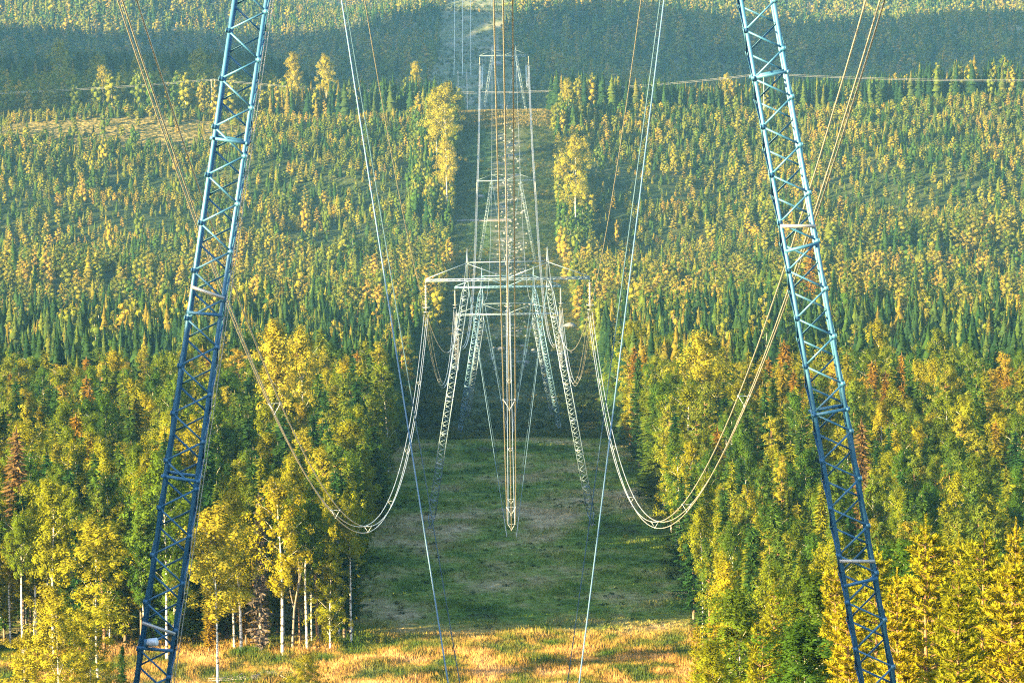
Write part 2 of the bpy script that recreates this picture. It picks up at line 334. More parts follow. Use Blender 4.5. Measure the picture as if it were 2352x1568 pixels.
def make_spruce(H=15, R=1.9, base=.12, lod=0, sparse=1.0):
    cr_, tr = MB(), MB(); ln = trunkline(H, .12)
    tr.tube(ln, np.linspace(.17, .02, 9), 7 if lod == 0 else 4)
    if lod == 0: tr.tube([ln[0]+[0, 0, -1.0], ln[0]], [.22, .17], 7, False)
    step = (.36, .55, 1.0)[lod]; z = H*base; A, Bv, Cv = [], [], []
    lop = rng.uniform(0, 2*PI)
    while z < H*.985:
        f = (z-H*base)/(H*(1-base)); r = R*(1-f)**.8*rng.uniform(.65, 1.15)+.12
        if f < .12: r *= .55+f*3.5
        nb = (6, 5, 5)[lod] if f < .8 else 4
        ax = np.array([np.interp(z, ln[:, 2], ln[:, 0]), np.interp(z, ln[:, 2], ln[:, 1]), z])
        for k in range(nb):
            if rng.random() > sparse: continue
            th = (k+rng.uniform(-.35, .35))*2*PI/nb+z*2.1; rr = r*rng.uniform(.6, 1.15)*(1+.18*math.cos(th-lop))
            d = np.array([math.cos(th), math.sin(th), 0]); s = np.array([-d[1], d[0], 0])
            seg = (.3, .65, 1.1)[lod]; m_ = max(1, int(rr/seg)+1); dr = rng.uniform(.15, .45)
            for q in range(m_):
                f0 = q/m_; p = ax+d*rr*f0+[0, 0, -dr*rr*f0+.25*rr*f0*f0+rng.uniform(-.25, .25)*(0, 1, 1)[lod]]
                L_ = (.52, .9, 1.25)[lod]*rng.uniform(.7, 1.2); wd = (.15, .30, .48)[lod]
                for side in ((-1, 1, 0) if lod < 2 else (-.5, .5)):
                    dd = d+s*side*.8+np.array([0, 0, rng.uniform(-.45, .05)]); dd /= np.linalg.norm(dd)
                    nn = d*.75+rng.normal(0, .35, 3)+[0, 0, .6]; pp = np.cross(dd, nn); pp /= np.linalg.norm(pp)
                    A.append(p+pp*wd); Bv.append(p-pp*wd); Cv.append(p+dd*L_)
                if lod == 0: A.append(p+s*.1); Bv.append(p-s*.1); Cv.append(p+[rng.uniform(-.1, .1), rng.uniform(-.1, .1), -.42])
        z += step*rng.uniform(.8, 1.2)*(1 if f < .7 else .75)
    for k in range(4):
        th = k*PI/2; d = np.array([math.cos(th), math.sin(th), 0])*.13*(1, 1.5, 2)[lod]; t = ln[-1]
        A.append(t-[0, 0, .8]+d); Bv.append(t-[0, 0, .7]-d*.6); Cv.append(t+[0, 0, .25])
    cr_.tris(np.array(A), np.array(Bv), np.array(Cv)); return cr_, tr
def make_birch(H=15, R=2.2, base=.35, lod=0, thick=.13, nl_=None):
    cr_, tr = MB(), MB(); ln = trunkline(H*.96, .35)
    thick = thick*(1, .55, .35)[lod]; tr.tube(ln, np.linspace(thick, .02, 9), 8 if lod == 0 else 4)
    if lod == 0: tr.tube([ln[0]+[0, 0, -1.0], ln[0]], [thick*1.15, thick], 8, False)
    nl = nl_ or (17, 10, 6)[lod]; cs = []
    for k in range(nl):
        f = base+.05+(k+rng.uniform(0, .8))/nl*(.93-base); z = f*H
        ax = np.array([np.interp(z, ln[:, 2], ln[:, 0]), np.interp(z, ln[:, 2], ln[:, 1]), z])
        g_ = (f-base)/(1-base); ext = R*math.sin(PI*min(1, .22+g_*.80))**.7*rng.uniform(.6, 1.2)
        th = k*2.4+rng.uniform(-.5, .5); d = np.array([math.cos(th), math.sin(th), rng.uniform(.7, 1.3)])
        e = ax+d*ext*.85; mid = ax+d*ext*.45+[0, 0, .1]
        if lod < 2: tr.tube([ax, mid, e], [.03*(1-g_*.5), .018, .006], 4, False)
        for q in range((9, 5, 3)[lod]):
            f2 = rng.uniform(.25, 1.1); cs.append(ax+d*ext*.85*f2+rng.normal(0, ext*.22+.12, 3)-[0, 0, rng.uniform(0, .8)])
    for q in range((10, 4, 2)[lod]):
        cs.append(ln[-1]+rng.normal(0, .3, 3)-[0, 0, q*.16*(1, 2, 4)[lod]])
    cs = np.array(cs); per = (62, 14, 6)[lod]; rad = (.42, .55, .65)[lod]
    n = len(cs)*per; rs = np.repeat(rng.uniform(.65, 1.35, len(cs)), per)[:, None]
    p = np.repeat(cs, per, 0)+rv(n)*(rng.random((n, 1))**.45)*rad*rs*[1, 1, 1.25]
    leaves(cr_, p, (.105, .26, .48)[lod], (1, 1, 1.2), .6, np.repeat(cs, per, 0), np.array([0, 0, H*(base*.5+.3)])); return cr_, tr
def make_pine(H=14, R=1.9, base=.42, lod=0, nl=None):
    cr_, tr = MB(), MB(); ln = trunkline(H*.97, .3)
    tr.tube(ln, np.linspace(.16, .03, 9)*(1, .7, .5)[lod], 7 if lod == 0 else 4)
    if lod == 0: tr.tube([ln[0]+[0, 0, -1.0], ln[0]], [.19, .16], 7, False)
    cs = []; nl = nl or (26, 14, 8)[lod]
    for k in range(nl):
        f = base+(k+rng.uniform(0, .8))/nl*(.97-base); z = f*H; g_ = (f-base)/(1-base)
        ax = np.array([np.interp(z, ln[:, 2], ln[:, 0]), np.interp(z, ln[:, 2], ln[:, 1]), z])
        ext = (R*(1-g_*.78))*rng.uniform(.55, 1.2)*(min(1, .6+g_*2)); th = k*2.4+rng.uniform(-.6, .6)
        d = np.array([math.cos(th), math.sin(th), rng.uniform(.05, .5)]); e = ax+d*ext
        if lod < 2: tr.tube([ax, ax+d*ext*.5, e+[0, 0, .15]], [.045, .03, .012], 4, False)
        for q in range((5, 3, 2)[lod]):
            cs.append(ax+d*ext*rng.uniform(.35, 1.05)+rng.normal(0, .22, 3)+[0, 0, .1])
    for q in range(4): cs.append(ln[-1]+[0, 0, .1-q*.25]+rng.normal(0, .12, 3))
    cs = np.array(cs); per = (34, 12, 6)[lod]; n = len(cs)*per
    p = np.repeat(cs, per, 0)+rv(n)*(rng.random((n, 1))**.5)*np.array([.42, .42, .24])*(1, 1.15, 1.35)[lod]
    leaves(cr_, p, (.15, .28, .45)[lod], (1, 1, 1.3), .42, np.repeat(cs, per, 0), np.array([0, 0, H*(base*.5+.3)])); return cr_, tr
def make_youngpine(H=13, R=2.1):
    cr_, tr = MB(), MB(); ln = trunkline(H, .1)
    tr.tube(ln, np.linspace(.12, .02, 9), 7); tr.tube([ln[0]+[0, 0, -1.0], ln[0]], [.14, .12], 7, False)
    A, Bv, Cv = [], [], []; z = H*.08
    def brush(p0, p1, nl, rad):
        p0 = np.array(p0); p1 = np.array(p1); ax = (p1-p0)
        t = rng.random(nl)[:, None]; c = p0+ax*t; o = rv(nl); un = ax/np.linalg.norm(ax); o = o-(o@un)[:, None]*un; o /= np.linalg.norm(o, axis=1)[:, None]+1e-9
        tip = c+o*rad*rng.uniform(.7, 1.2, (nl, 1))+un*rad*.9; s = np.cross(o, un)*.035
        A.extend(c+s); Bv.extend(c-s); Cv.extend(tip)
    while z < H*.97:
        f = z/H; r = R*(1-f)**.62*rng.uniform(.6, 1.2)*min(1, .45+f*2.2)+.12; nb = 6; rw = r
        for k in range(nb):
            if rng.random() < .12: continue
            r = rw*rng.uniform(.6, 1.2)
            th = k*2*PI/nb+rng.uniform(-.4, .4)+z; d = np.array([math.cos(th), math.sin(th), 0]); s = np.array([-d[1], d[0], 0])
            e = np.array([0, 0, z])+d*r+[0, 0, r*rng.uniform(.35, .75)]; o = np.array([0, 0, z])+d*.12
            tr.tube([o, (o+e)/2+[0, 0, -.05], e], [.03, .02, .008], 3, False)
            brush(o+(e-o)*.3, e+[0, 0, .15], int(22+26*r), .17)
            m_ = int(r/.38)+1
            for q in range(m_):
                t = .35+.65*q/m_; c = o+(e-o)*t
                for sd in (-1, 1):
                    L_ = .55*(1.1-t)*r/1.2+.22; brush(c, c+(d*.6+s*sd*.8)*L_+[0, 0, L_*rng.uniform(.4, .9)], 18, .15)
        z += .46*rng.uniform(.85, 1.15)
    for k in range(5):
        th = k*1.256; d = np.array([math.cos(th), math.sin(th), 0])*.22; t = ln[-1]-[0, 0, .35]; brush(t, t+d+[0, 0, .42], 26, .10)
    brush(ln[-1]-[0, 0, .4], ln[-1]+[0, 0, .55], 60, .11)
    cr_.tris(np.array(A), np.array(Bv), np.array(Cv)); return cr_, tr
def proto(mk, fm, tm, name, **kw):
    c, t = mk(**kw); cm = c.mesh(name+'_crown'); cm.materials.append(M[fm]); tmh = t.mesh(name+'_trunk', True); tmh.materials.append(M[tm]); return cm, tmh
NEAR = {
 'spruce': [proto(make_spruce, 'spruce', 'sprucebark', 'spruce', H=15, R=r_, base=b_, sparse=s_) for r_, b_, s_ in ((1.7, .10, 1), (2.0, .16, .95), (1.4, .2, .9), (1.85, .08, 1), (1.25, .3, .8))],
 'birch': [proto(make_birch, 'birch', 'birchbark', 'birch', H=15, R=r_, base=b_) for r_, b_ in ((2.0, .36), (2.4, .30), (1.6, .42), (1.9, .22), (1.3, .45), (2.2, .5))]+[proto(make_birch, 'birch', 'birchbark', 'bushy_birch', H=15, R=r_, base=b_, nl_=30) for r_, b_ in ((2.6, .04), (3.0, .07))],
 'pine': [proto(make_pine, 'pine', 'pinebark', 'pine', H=15, R=r_, base=b_) for r_, b_ in ((2.0, .40), (1.6, .5), (2.3, .35), (1.7, .28))],
 'youngpine': [proto(make_youngpine, 'youngpine', 'pinebark', 'young_pine', H=13, R=r_) for r_ in (1.9, 2.4, 1.5, 2.1, 2.7)]}
NEAR['goldbirch'] = [proto(make_birch, 'gold', 'birchbark', 'golden_birch', H=15, R=r_, base=b_, nl_=n_) for r_, b_, n_ in ((2.1, .38, None), (1.7, .3, 22), (2.7, .04, 30), (2.4, .3, None))]
NEAR['rustspruce'] = [proto(make_spruce, 'rust', 'sprucebark', 'rusty_spruce', H=15, R=1.6, base=.15)]
def farproto(mk, fm, tm, name, H, **kw):
    c, t = mk(H=H, **kw); me = c.mesh(name); nc = len(me.polygons)
    b2 = MB(); cv = np.concatenate(c.v); cf = np.concatenate(c.f); tv = np.concatenate(t.v); tf = np.concatenate(t.f)
    b2.add(cv, cf); b2.add(tv, tf); bpy.data.meshes.remove(me); me = b2.mesh(name); me.materials.append(M[fm]); me.materials.append(M[tm])
    idx = np.zeros(len(me.polygons), np.int32); idx[len(cf):] = 1; me.polygons.foreach_set('material_index', idx)
    return bpy.data.objects.new(name, me)        # not linked: a source for the scattered woods
def lump(mb, c, rx, rz, n1=8, n2_=5, rag=.2):
    v = []
    for a in range(n2_+1):
        for q in range(n1):
            ph = PI*a/n2_; th = 2*PI*(q+.5*(a % 2))/n1; k_ = rng.uniform(1-rag, 1+rag)
            v.append((c[0]+k_*rx*math.sin(ph)*math.cos(th), c[1]+k_*rx*math.sin(ph)*math.sin(th), c[2]+(k_*.5+.5)*rz*math.cos(ph)))
    mb.add(v, [(a*n1+q, a*n1+(q+1) % n1, (a+1)*n1+(q+1) % n1, (a+1)*n1+q) for a in range(n2_) for q in range(n1)])
def mid_spruce(H=15, R=2.2, tiers=11):
    c, t = MB(), MB(); t.tube([(0, 0, 0), (0, 0, H*.9)], [.11, .02], 4); ln = trunkline(H, .1)
    for k in range(tiers):
        f = k/tiers; z = H*(.04+.9*f); r_ = R*(1-f)**.85*rng.uniform(.85, 1.12)+.12; n = 11; hz = H*.11*(1.1-f*.4)
        ax = [np.interp(z, ln[:, 2], ln[:, 0]), np.interp(z, ln[:, 2], ln[:, 1])]; v = []; dx, dy = rng.normal(0, .12, 2)*r_
        for q in range(n):
            th = 2*PI*q/n+k; a = r_*rng.uniform(.66, 1.2); v.append((ax[0]+dx+a*math.cos(th), ax[1]+dy+a*math.sin(th), z+rng.uniform(-.12, .12)*hz-.1*a))
        for q in range(n):
            th = 2*PI*q/n+k; a = r_*.12; v.append((ax[0]+a*math.cos(th), ax[1]+a*math.sin(th), z+hz*1.35))
        c.add(v, [(q, (q+1) % n, n+(q+1) % n, n+q) for q in range(n)])
        m_ = 16; th = rng.uniform(0, 2*PI, m_); a = r_*rng.uniform(.55, 1.0, m_); pp = np.stack([ax[0]+a*np.cos(th), ax[1]+a*np.sin(th), z+hz*(1-a/r_)+rng.uniform(0, .3, m_)], -1)
        leaves(c, pp, .3, (1, 1, 1), .5, None, np.array([ax[0], ax[1], z-1]))
    tp = ln[-1]; c.tube([tp-[0, 0, 1.6], tp], [.22, .02], 5, False)
    return c, t
def mid_round(H=15, R=2.4, base=.12, kind='birch', nb=13):
    c, t = MB(), MB(); ln = trunkline(H*.9, .3); t.tube(ln, np.linspace(.08, .02, 9), 4)
    for k in range(nb):
        f = (k+.5)/nb; z = H*(base+(.95-base)*f); prof_ = (math.sin(PI*(.16+.80*f))**.7 if kind == 'birch' else (1-f)**.6*.95+.12)
        rr = R*prof_; th = k*2.4+rng.uniform(-.4, .4); lr = max(.45, rr*rng.uniform(.5, .72)); off = max(0, rr-lr*.8)
        p = np.array([np.interp(z, ln[:, 2], ln[:, 0])+off*math.cos(th), np.interp(z, ln[:, 2], ln[:, 1])+off*math.sin(th), z]); hz = lr*(1.15 if kind == 'birch' else .85)
        lump(c, p, lr*.74, hz*.74, 7, 4, .3)
        m_ = 52; o = rv(m_); leaves(c, p+o*[lr, lr, hz]*rng.uniform(.65, 1.25, (m_, 1)), .26, (1, 1, 1), .5, np.repeat([p], m_, 0), None)
    return c, t
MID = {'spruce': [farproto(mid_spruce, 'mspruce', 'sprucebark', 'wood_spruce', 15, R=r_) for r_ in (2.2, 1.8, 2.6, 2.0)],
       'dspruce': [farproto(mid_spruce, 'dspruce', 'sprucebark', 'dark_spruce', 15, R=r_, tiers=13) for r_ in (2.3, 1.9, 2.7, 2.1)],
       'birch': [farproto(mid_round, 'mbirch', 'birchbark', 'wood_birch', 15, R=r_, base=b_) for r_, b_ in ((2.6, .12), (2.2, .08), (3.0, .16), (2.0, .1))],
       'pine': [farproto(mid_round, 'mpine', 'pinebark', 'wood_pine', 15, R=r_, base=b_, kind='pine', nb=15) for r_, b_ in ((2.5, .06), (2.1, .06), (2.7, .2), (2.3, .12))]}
FINE = {'spruce': [farproto(make_spruce, 'spruce', 'sprucebark', 'fine_spruce', 15, R=r_, base=b_) for r_, b_ in ((1.9, .06), (2.2, .1), (1.5, .12), (1.7, .05))],
       'birch': [farproto(make_birch, 'birch', 'birchbark', 'fine_birch', 15, R=r_, base=b_) for r_, b_ in ((2.3, .22), (2.7, .28), (1.9, .2), (2.1, .35))],
       'pine': [farproto(make_pine, 'pine', 'pinebark', 'fine_pine', 15, R=r_, base=b_) for r_, b_ in ((2.2, .3), (1.8, .25), (2.5, .35), (1.9, .2))]}
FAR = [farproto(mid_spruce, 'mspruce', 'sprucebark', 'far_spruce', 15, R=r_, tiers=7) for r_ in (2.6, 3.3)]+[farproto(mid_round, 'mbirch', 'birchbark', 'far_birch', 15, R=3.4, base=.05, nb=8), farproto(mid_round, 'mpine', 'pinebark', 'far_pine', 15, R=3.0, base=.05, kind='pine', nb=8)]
def make_shrub(n=70, s=.16):
    c = MB(); p = rv(n)*(rng.random((n, 1))**.4)*[.75, .75, .5]+[0, 0, .42]; leaves(c, p, s, (1, 1, 1), .6); me = c.mesh('shrub_mesh'); me.materials.append(M['shrub']); return bpy.data.objects.new('shrub_source', me)
SHRUB = [make_shrub(), make_shrub(90, .14), make_shrub(50, .2)]
def scatter_object(name, pts, scl, rot, var, sources, fine=None, finemask=None):
    n = len(pts); me = bpy.data.meshes.new(name); me.vertices.add(n); me.vertices.foreach_set('co', np.asarray(pts, np.float32).ravel())
    fm_ = np.zeros(n, bool) if finemask is None else np.asarray(finemask)
    for nm, typ, arr in (('scl', 'FLOAT_VECTOR', scl), ('rot', 'FLOAT_VECTOR', rot), ('var', 'INT', var), ('fine', 'BOOLEAN', fm_), ('coarse', 'BOOLEAN', ~fm_)):
        at = me.attributes.new(nm, typ, 'POINT'); at.data.foreach_set('vector' if typ == 'FLOAT_VECTOR' else 'value', np.asarray(arr, {'INT': np.int32, 'BOOLEAN': bool}.get(typ, np.float32)).ravel())
    o = bpy.data.objects.new(name, me); C.objects.link(o)
    ng = bpy.data.node_groups.new(name, 'GeometryNodeTree')
    ng.interface.new_socket('Geometry', in_out='INPUT', socket_type='NodeSocketGeometry'); ng.interface.new_socket('Geometry', in_out='OUTPUT', socket_type='NodeSocketGeometry')
    gi = ng.nodes.new('NodeGroupInput'); go = ng.nodes.new('NodeGroupOutput'); jo = ng.nodes.new('GeometryNodeJoinGeometry'); L = ng.links
    def na(nm, typ):
        a = ng.nodes.new('GeometryNodeInputNamedAttribute'); a.data_type = typ; a.inputs[0].default_value = nm
        return [x for x in a.outputs if x.enabled and x.name == 'Attribute'][0]
    for sel, srcs in (('coarse', sources), ('fine', fine)):
        if not srcs: continue
        ip = ng.nodes.new('GeometryNodeInstanceOnPoints'); jn = ng.nodes.new('GeometryNodeJoinGeometry')
        for s_ in srcs:
            oi = ng.nodes.new('GeometryNodeObjectInfo'); oi.inputs['Object'].default_value = s_; oi.inputs['As Instance'].default_value = True
            L.new(oi.outputs['Geometry'], jn.inputs[0])
        L.new(gi.outputs[0], ip.inputs['Points']); L.new(jn.outputs[0], ip.inputs['Instance']); L.new(na(sel, 'BOOLEAN'), ip.inputs['Selection'])
        ip.inputs['Pick Instance'].default_value = True; L.new(na('var', 'INT'), ip.inputs['Instance Index'])
        L.new(na('rot', 'FLOAT_VECTOR'), ip.inputs['Rotation']); L.new(na('scl', 'FLOAT_VECTOR'), ip.inputs['Scale']); L.new(ip.outputs[0], jo.inputs[0])
    L.new(jo.outputs[0], go.inputs[0])
    md = o.modifiers.new('scatter', 'NODES'); md.node_group = ng
    return o
def jgrid(x0, x1, y0, y1, sp):
    xs_ = np.arange(x0, x1, sp); ys_ = np.arange(y0, y1, sp); a, b_ = np.meshgrid(xs_, ys_)
    a = a+(np.arange(len(ys_))[:, None] % 2)*sp*.5
    p = np.stack([a.ravel(), b_.ravel()], -1)+rng.uniform(-.42, .42, (a.size, 2))*sp
    return p
def edgeL(D): return np.interp(D, [385, 500, 660, 900, 1100, 1400, 1700, 2300], [-15.5, -16.5, -18.5, -21, -18.5, -19, -20, -20])
def edgeR(D): return np.interp(D, [180, 250, 330, 400, 500, 660, 900, 1100, 1400, 1700, 2300], [13, 14.5, 17, 18, 18.5, 18, 20.5, 19.5, 18.5, 19, 19])
def vis_half(D): return .1238*D
def stand(x, y): return .5+.5*np.sin(x*.031+1.7*np.sin(y*.011)+2)*np.sin(y*.019+1.3*np.sin(x*.017))
trees = []   # kind, x, y, H, widthfactor
def zone(d0, d1, sp, mixp, hfun, cond=None, margin=6, wf=1.0):
    p = jgrid(-vis_half(d1)-margin-2, vis_half(d1)+margin+2, d0, d1, sp)
    x, y = p[:, 0], p[:, 1]
    k = (np.abs(x) < vis_half(y)+margin) & ((x < edgeL(y)) | (x > edgeR(y)))
    if cond is not None: k &= cond(x, y)
    x, y = x[k], y[k]
    kinds = rng.choice(list(mixp.keys()), len(x), p=np.array(list(mixp.values()))/sum(mixp.values()))
    h = hfun(x, y)
    for q in range(len(x)): trees.append((kinds[q], x[q], y[q], float(h[q]), wf))
def clump(x, y, s=.03, ph=0): return np.sin(x*s*1.3+ph)*np.sin(y*s+ph*2)+.5*np.sin(x*s*3.1+1)*np.sin(y*s*2.3)
U = lambda x, a, b_: rng.uniform(a, b_, len(x))
# front wood, left of the clearing
zone(388, 470, 3.1, dict(birch=.38, spruce=.48, pine=.14), lambda x, y: U(x, 8, 17.5), lambda x, y: x < -10)
zone(470, 640, 3.8, dict(birch=.30, spruce=.55, pine=.15), lambda x, y: U(x, 9, 18), lambda x, y: x < -10)
# wood right of the clearing, running down to the near pines
zone(318, 470, 3.3, dict(birch=.38, spruce=.46, pine=.16), lambda x, y: U(x, 7, 15.5), lambda x, y: x > 10)
zone(470, 640, 3.8, dict(birch=.28, spruce=.56, pine=.16), lambda x, y: U(x, 9, 17.5), lambda x, y: x > 10)
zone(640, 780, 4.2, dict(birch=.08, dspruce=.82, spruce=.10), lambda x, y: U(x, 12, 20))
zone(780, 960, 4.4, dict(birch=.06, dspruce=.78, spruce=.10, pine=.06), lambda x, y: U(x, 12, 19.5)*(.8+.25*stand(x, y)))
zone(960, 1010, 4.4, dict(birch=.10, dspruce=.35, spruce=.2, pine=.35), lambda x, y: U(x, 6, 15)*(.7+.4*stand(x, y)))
zone(1000, 1400, 4.9, dict(birch=.12, spruce=.30, pine=.58), lambda x, y: U(x, 4.6, 11.2)*(.72+.6*stand(x, y)), lambda x, y: rng.random(len(x)) < .65+.5*stand(x, y), wf=1.2)
zone(1400, 1580, 3.7, dict(birch=.3, spruce=.38, pine=.32), lambda x, y: U(x, 2.6, 5.6)*(.7+.7*stand(x*1.5, y*1.5)), lambda x, y: rng.random(len(x)) < .6+.6*stand(x, y), wf=1.4)
zone(1580, 1655, 3.0, dict(birch=.3, spruce=.45, pine=.25), lambda x, y: U(x, 2.6, 6.0), lambda x, y: (x > -100) | (y < 1618+8*np.sin(x*.06)) | ((x < -100) & (rng.random(len(x)) < .10)), wf=1.4)
# tall fringe beside the corridor higher up the slope
zone(1400, 1650, 3.2, dict(birch=.55, spruce=.3, pine=.15), lambda x, y: U(x, 6, 13), lambda x, y: (((x > -36) & (x < 0) & (y > 1480)) | ((x < 30) & (x > 0) & ((y < 1560) | (y > 1620)))) & (rng.random(len(x)) < .8))
zone(1650, 1704, 2.4, dict(birch=.3, spruce=.5, pine=.2), lambda x, y: U(x, 2.0, 5.0), lambda x, y: (x < -60) & (y > 1690), wf=1.8)
zone(1652, 1664, 2.4, dict(birch=.3, spruce=.5, pine=.2), lambda x, y: U(x, 2.0, 4.5), None, wf=1.8)
# crest wood
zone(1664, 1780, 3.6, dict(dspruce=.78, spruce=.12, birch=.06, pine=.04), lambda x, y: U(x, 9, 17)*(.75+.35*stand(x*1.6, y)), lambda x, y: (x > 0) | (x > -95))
zone(1705, 1880, 3.4, dict(birch=.35, spruce=.4, pine=.25), lambda x, y: U(x, 4, 8), lambda x, y: x < -95, wf=1.3)
zone(1690, 1880, 9, dict(birch=.8, pine=.2), lambda x, y: U(x, 11, 17), lambda x, y: x < -60)
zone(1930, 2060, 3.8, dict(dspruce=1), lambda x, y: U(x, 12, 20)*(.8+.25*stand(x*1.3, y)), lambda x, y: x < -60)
# a few lone trees rising from the young stands
for _ in range(70):
    D = rng.uniform(1420, 1640); x = rng.uniform(-1, 1)*vis_half(D)
    if abs(x) > 30: trees.append((random.choice(['pine', 'birch', 'pine']), x, D, random.uniform(9, 13), .8))
# woods west of the nearest tower, outside the frame, shading its foot
for _ in range(120):
    trees.append((random.choice(['spruce', 'pine', 'spruce']), rng.uniform(-62, -23), rng.uniform(30, 128), random.uniform(16, 21), 1.0))
SPECIAL = []
# near individuals on open ground and at the frame's foot
def sp(kind, px, D, top, label, var=0, wf=1.0, yaw=0): SPECIAL.append((kind, px, D, top, label, var, wf, yaw))
sp('goldbirch', 490, 352, 1158, 'slim white-stemmed birch alone in the grass, right of the near left mast', 0, 1.5)
sp('goldbirch', 215, 345, 1190, 'tall birch with golden crown standing in the grass left of the near left mast', 3, 1.5)
sp('goldbirch', 130, 318, 1340, 'low bushy golden birch in the bottom left corner', 2, 1.5)
sp('goldbirch', 205, 326, 1400, 'second low golden birch bush, just right of the corner one', 2, 1.5)
sp('goldbirch', 50, 322, 1450, 'smallest golden bush at the very bottom left', 2, 1.8)
sp('birch', 372, 382, 1040, 'thick white birch trunk seen through the lattice of the near left mast', 1, 1.3)
sp('birch', 640, 384, 1100, 'broad birch at the front edge of the left wood, just right of the dead spruce', 1, 1.1)
sp('birch', 800, 392, 1130, 'tall green birch at the corner of the left wood beside the clearing', 5, 1.0)
sp('goldbirch', 700, 340, 1500, 'small yellow-green birch bush in the straw-coloured grass', 2, 2.0)
sp('spruce', 280, 336, 1480, 'little bright spruce at the foot of the near left mast', 3, 1.3)
sp('goldbirch', 810, 600, 1060, 'golden-topped birch under the lowest point of the left wires', 0, 1.0)
sp('goldbirch', 640, 520, 730, 'pale yellow birch with twin tops above the left wood', 1, 1.1)
sp('goldbirch', 690, 545, 755, 'second pale yellow birch close behind the twin-topped one', 0, 1.0)
sp('rustspruce', 40, 420, 980, 'brownish dying spruce at the left edge of the frame', 0, 1.1)
sp('goldbirch', 1610, 540, 760, 'large golden birch above the right wood, left of the near right mast', 3, 1.3)
sp('spruce', 1860, 1010, 520, 'dark pointed spruce behind the near right mast', 0, 1.0)
sp('spruce', 2160, 700, 800, 'dark spruce group leader right of the near right mast', 2, 1.0)
sp('spruce', 2300, 560, 900, 'tall spruce near the right edge of the frame', 1, 1.1)
sp('rustspruce', 1975, 400, 960, 'reddish dying spruce right of the near right mast', 4, 1.0)
for k, (px, D, top, wf) in enumerate([(2130, 205, 1212, 1.25), (2255, 215, 1225, 1.2), (2330, 235, 1215, 1.0), (2010, 225, 1270, 1.2), (1880, 262, 1310, 1.0), (1780, 270, 1345, 1.1), (1700, 262, 1350, 1.0), (1640, 292, 1405, 1.0),
                                      (1640, 240, 1470, .9), (1750, 225, 1440, 1.1), (1850, 215, 1420, 1.1), (1950, 200, 1380, 1.2), (2060, 185, 1330, 1.1), (2200, 175, 1330, 1.2), (2320, 185, 1300, 1.2), (2080, 250, 1240, 1.0), (2200, 245, 1240, 1.0), (1600, 300, 1440, .8), (1920, 245, 1300, 1.0)]):
    sp('youngpine' if k not in (4, 6, 8, 10, 15) else 'birch', px, D, top, None, k % 5 if k not in (4, 6, 8, 10, 15) else 6+k % 2, wf*(1 if k not in (4, 6, 8, 10, 15) else 1.5))
# distinct golden trees at the ridge
for px, D, top, lab in [(137, 1800, 92, 'lone golden birch with long bare stem, leftmost on the skyline of the ridge'), (225, 1760, 125, 'pale green birch second from the left on the ridge'), (320, 1740, 118, 'narrow orange birch on the ridge left of the near left mast'),
                        (455, 1770, 110, 'round-topped yellow birch on the ridge beside the double wires'), (672, 1680, 118, 'yellow birch just right of the near left mast on the ridge'), (748, 1680, 125, 'bright yellow birch second right of the near left mast on the ridge'),
                        (955, 1690, 140, 'bright yellow birch on the ridge near the corridor gap'), (1668, 1690, 168, 'slender golden birch in front of the dark ridge wood, left of the near right mast'), (235, 1700, 150, 'full golden birch below the pale ridge birches'),
                        (1020, 1560, 190, 'tallest golden birch at the left lip of the corridor gap'), (1000, 1570, 200, 'golden birch second from the gap on its left side'), (1300, 1640, 180, 'golden birch at the right lip of the corridor gap'),
                        (1025, 1500, 315, 'orange-yellow birch lowest beside the upper corridor'), (1320, 1450, 310, 'yellow birch right of the upper corridor, below the gap')]:
    sp('goldbirch', px, D, top, lab, random.choice([0, 1, 3]), 1.3 if D < 1650 else 1.2)
NAMES = {'rustspruce': 'spruce_tree', 'goldbirch': 'birch_tree', 'spruce': 'spruce_tree', 'birch': 'birch_tree', 'pine': 'pine_tree', 'youngpine': 'young_pine_tree'}
def place_tree(kind, x, y, z, H, wf, var, label, group=None):
    cm, tmh = NEAR[kind][var % len(NEAR[kind])]; h0 = 13 if kind == 'youngpine' else 15
    o = empty(NAMES[kind], (x, y, z), random.uniform(0, 6.28)); s = H/h0
    w_ = s*wf*random.uniform(.92, 1.1); o.scale = (w_, w_, s)
    tag(o, label, 'tree', group)
    c = bpy.data.objects.new('crown', cm); t = bpy.data.objects.new('trunk', tmh)
    for q in (c, t): C.objects.link(q); q.parent = o
    if wf > 1.15 and kind != 'youngpine': t.scale = (.9/wf, .9/wf, 1)
    return o
spec_xy = []
for kind, px, D, top, label, var, wf, yaw in SPECIAL:
    p = P(px, top, D); x = p[0]; z = float(ground(x, D))-.1; H = p[2]-z
    if not label:
        side = 'left of' if px < 1990 else 'right of'
        wd = 'young pine' if kind == 'youngpine' else 'bushy birch'
        label = 'bright yellow-green %s %s the near right mast, at the foot of the frame' % (wd, side)
        grp = '%s trees %s the near right mast' % (wd, side)
    else: grp = None
    place_tree(kind, x, D, z, max(2, H), wf, var, label, grp); spec_xy.append((x, D))
spec_xy = np.array(spec_xy)
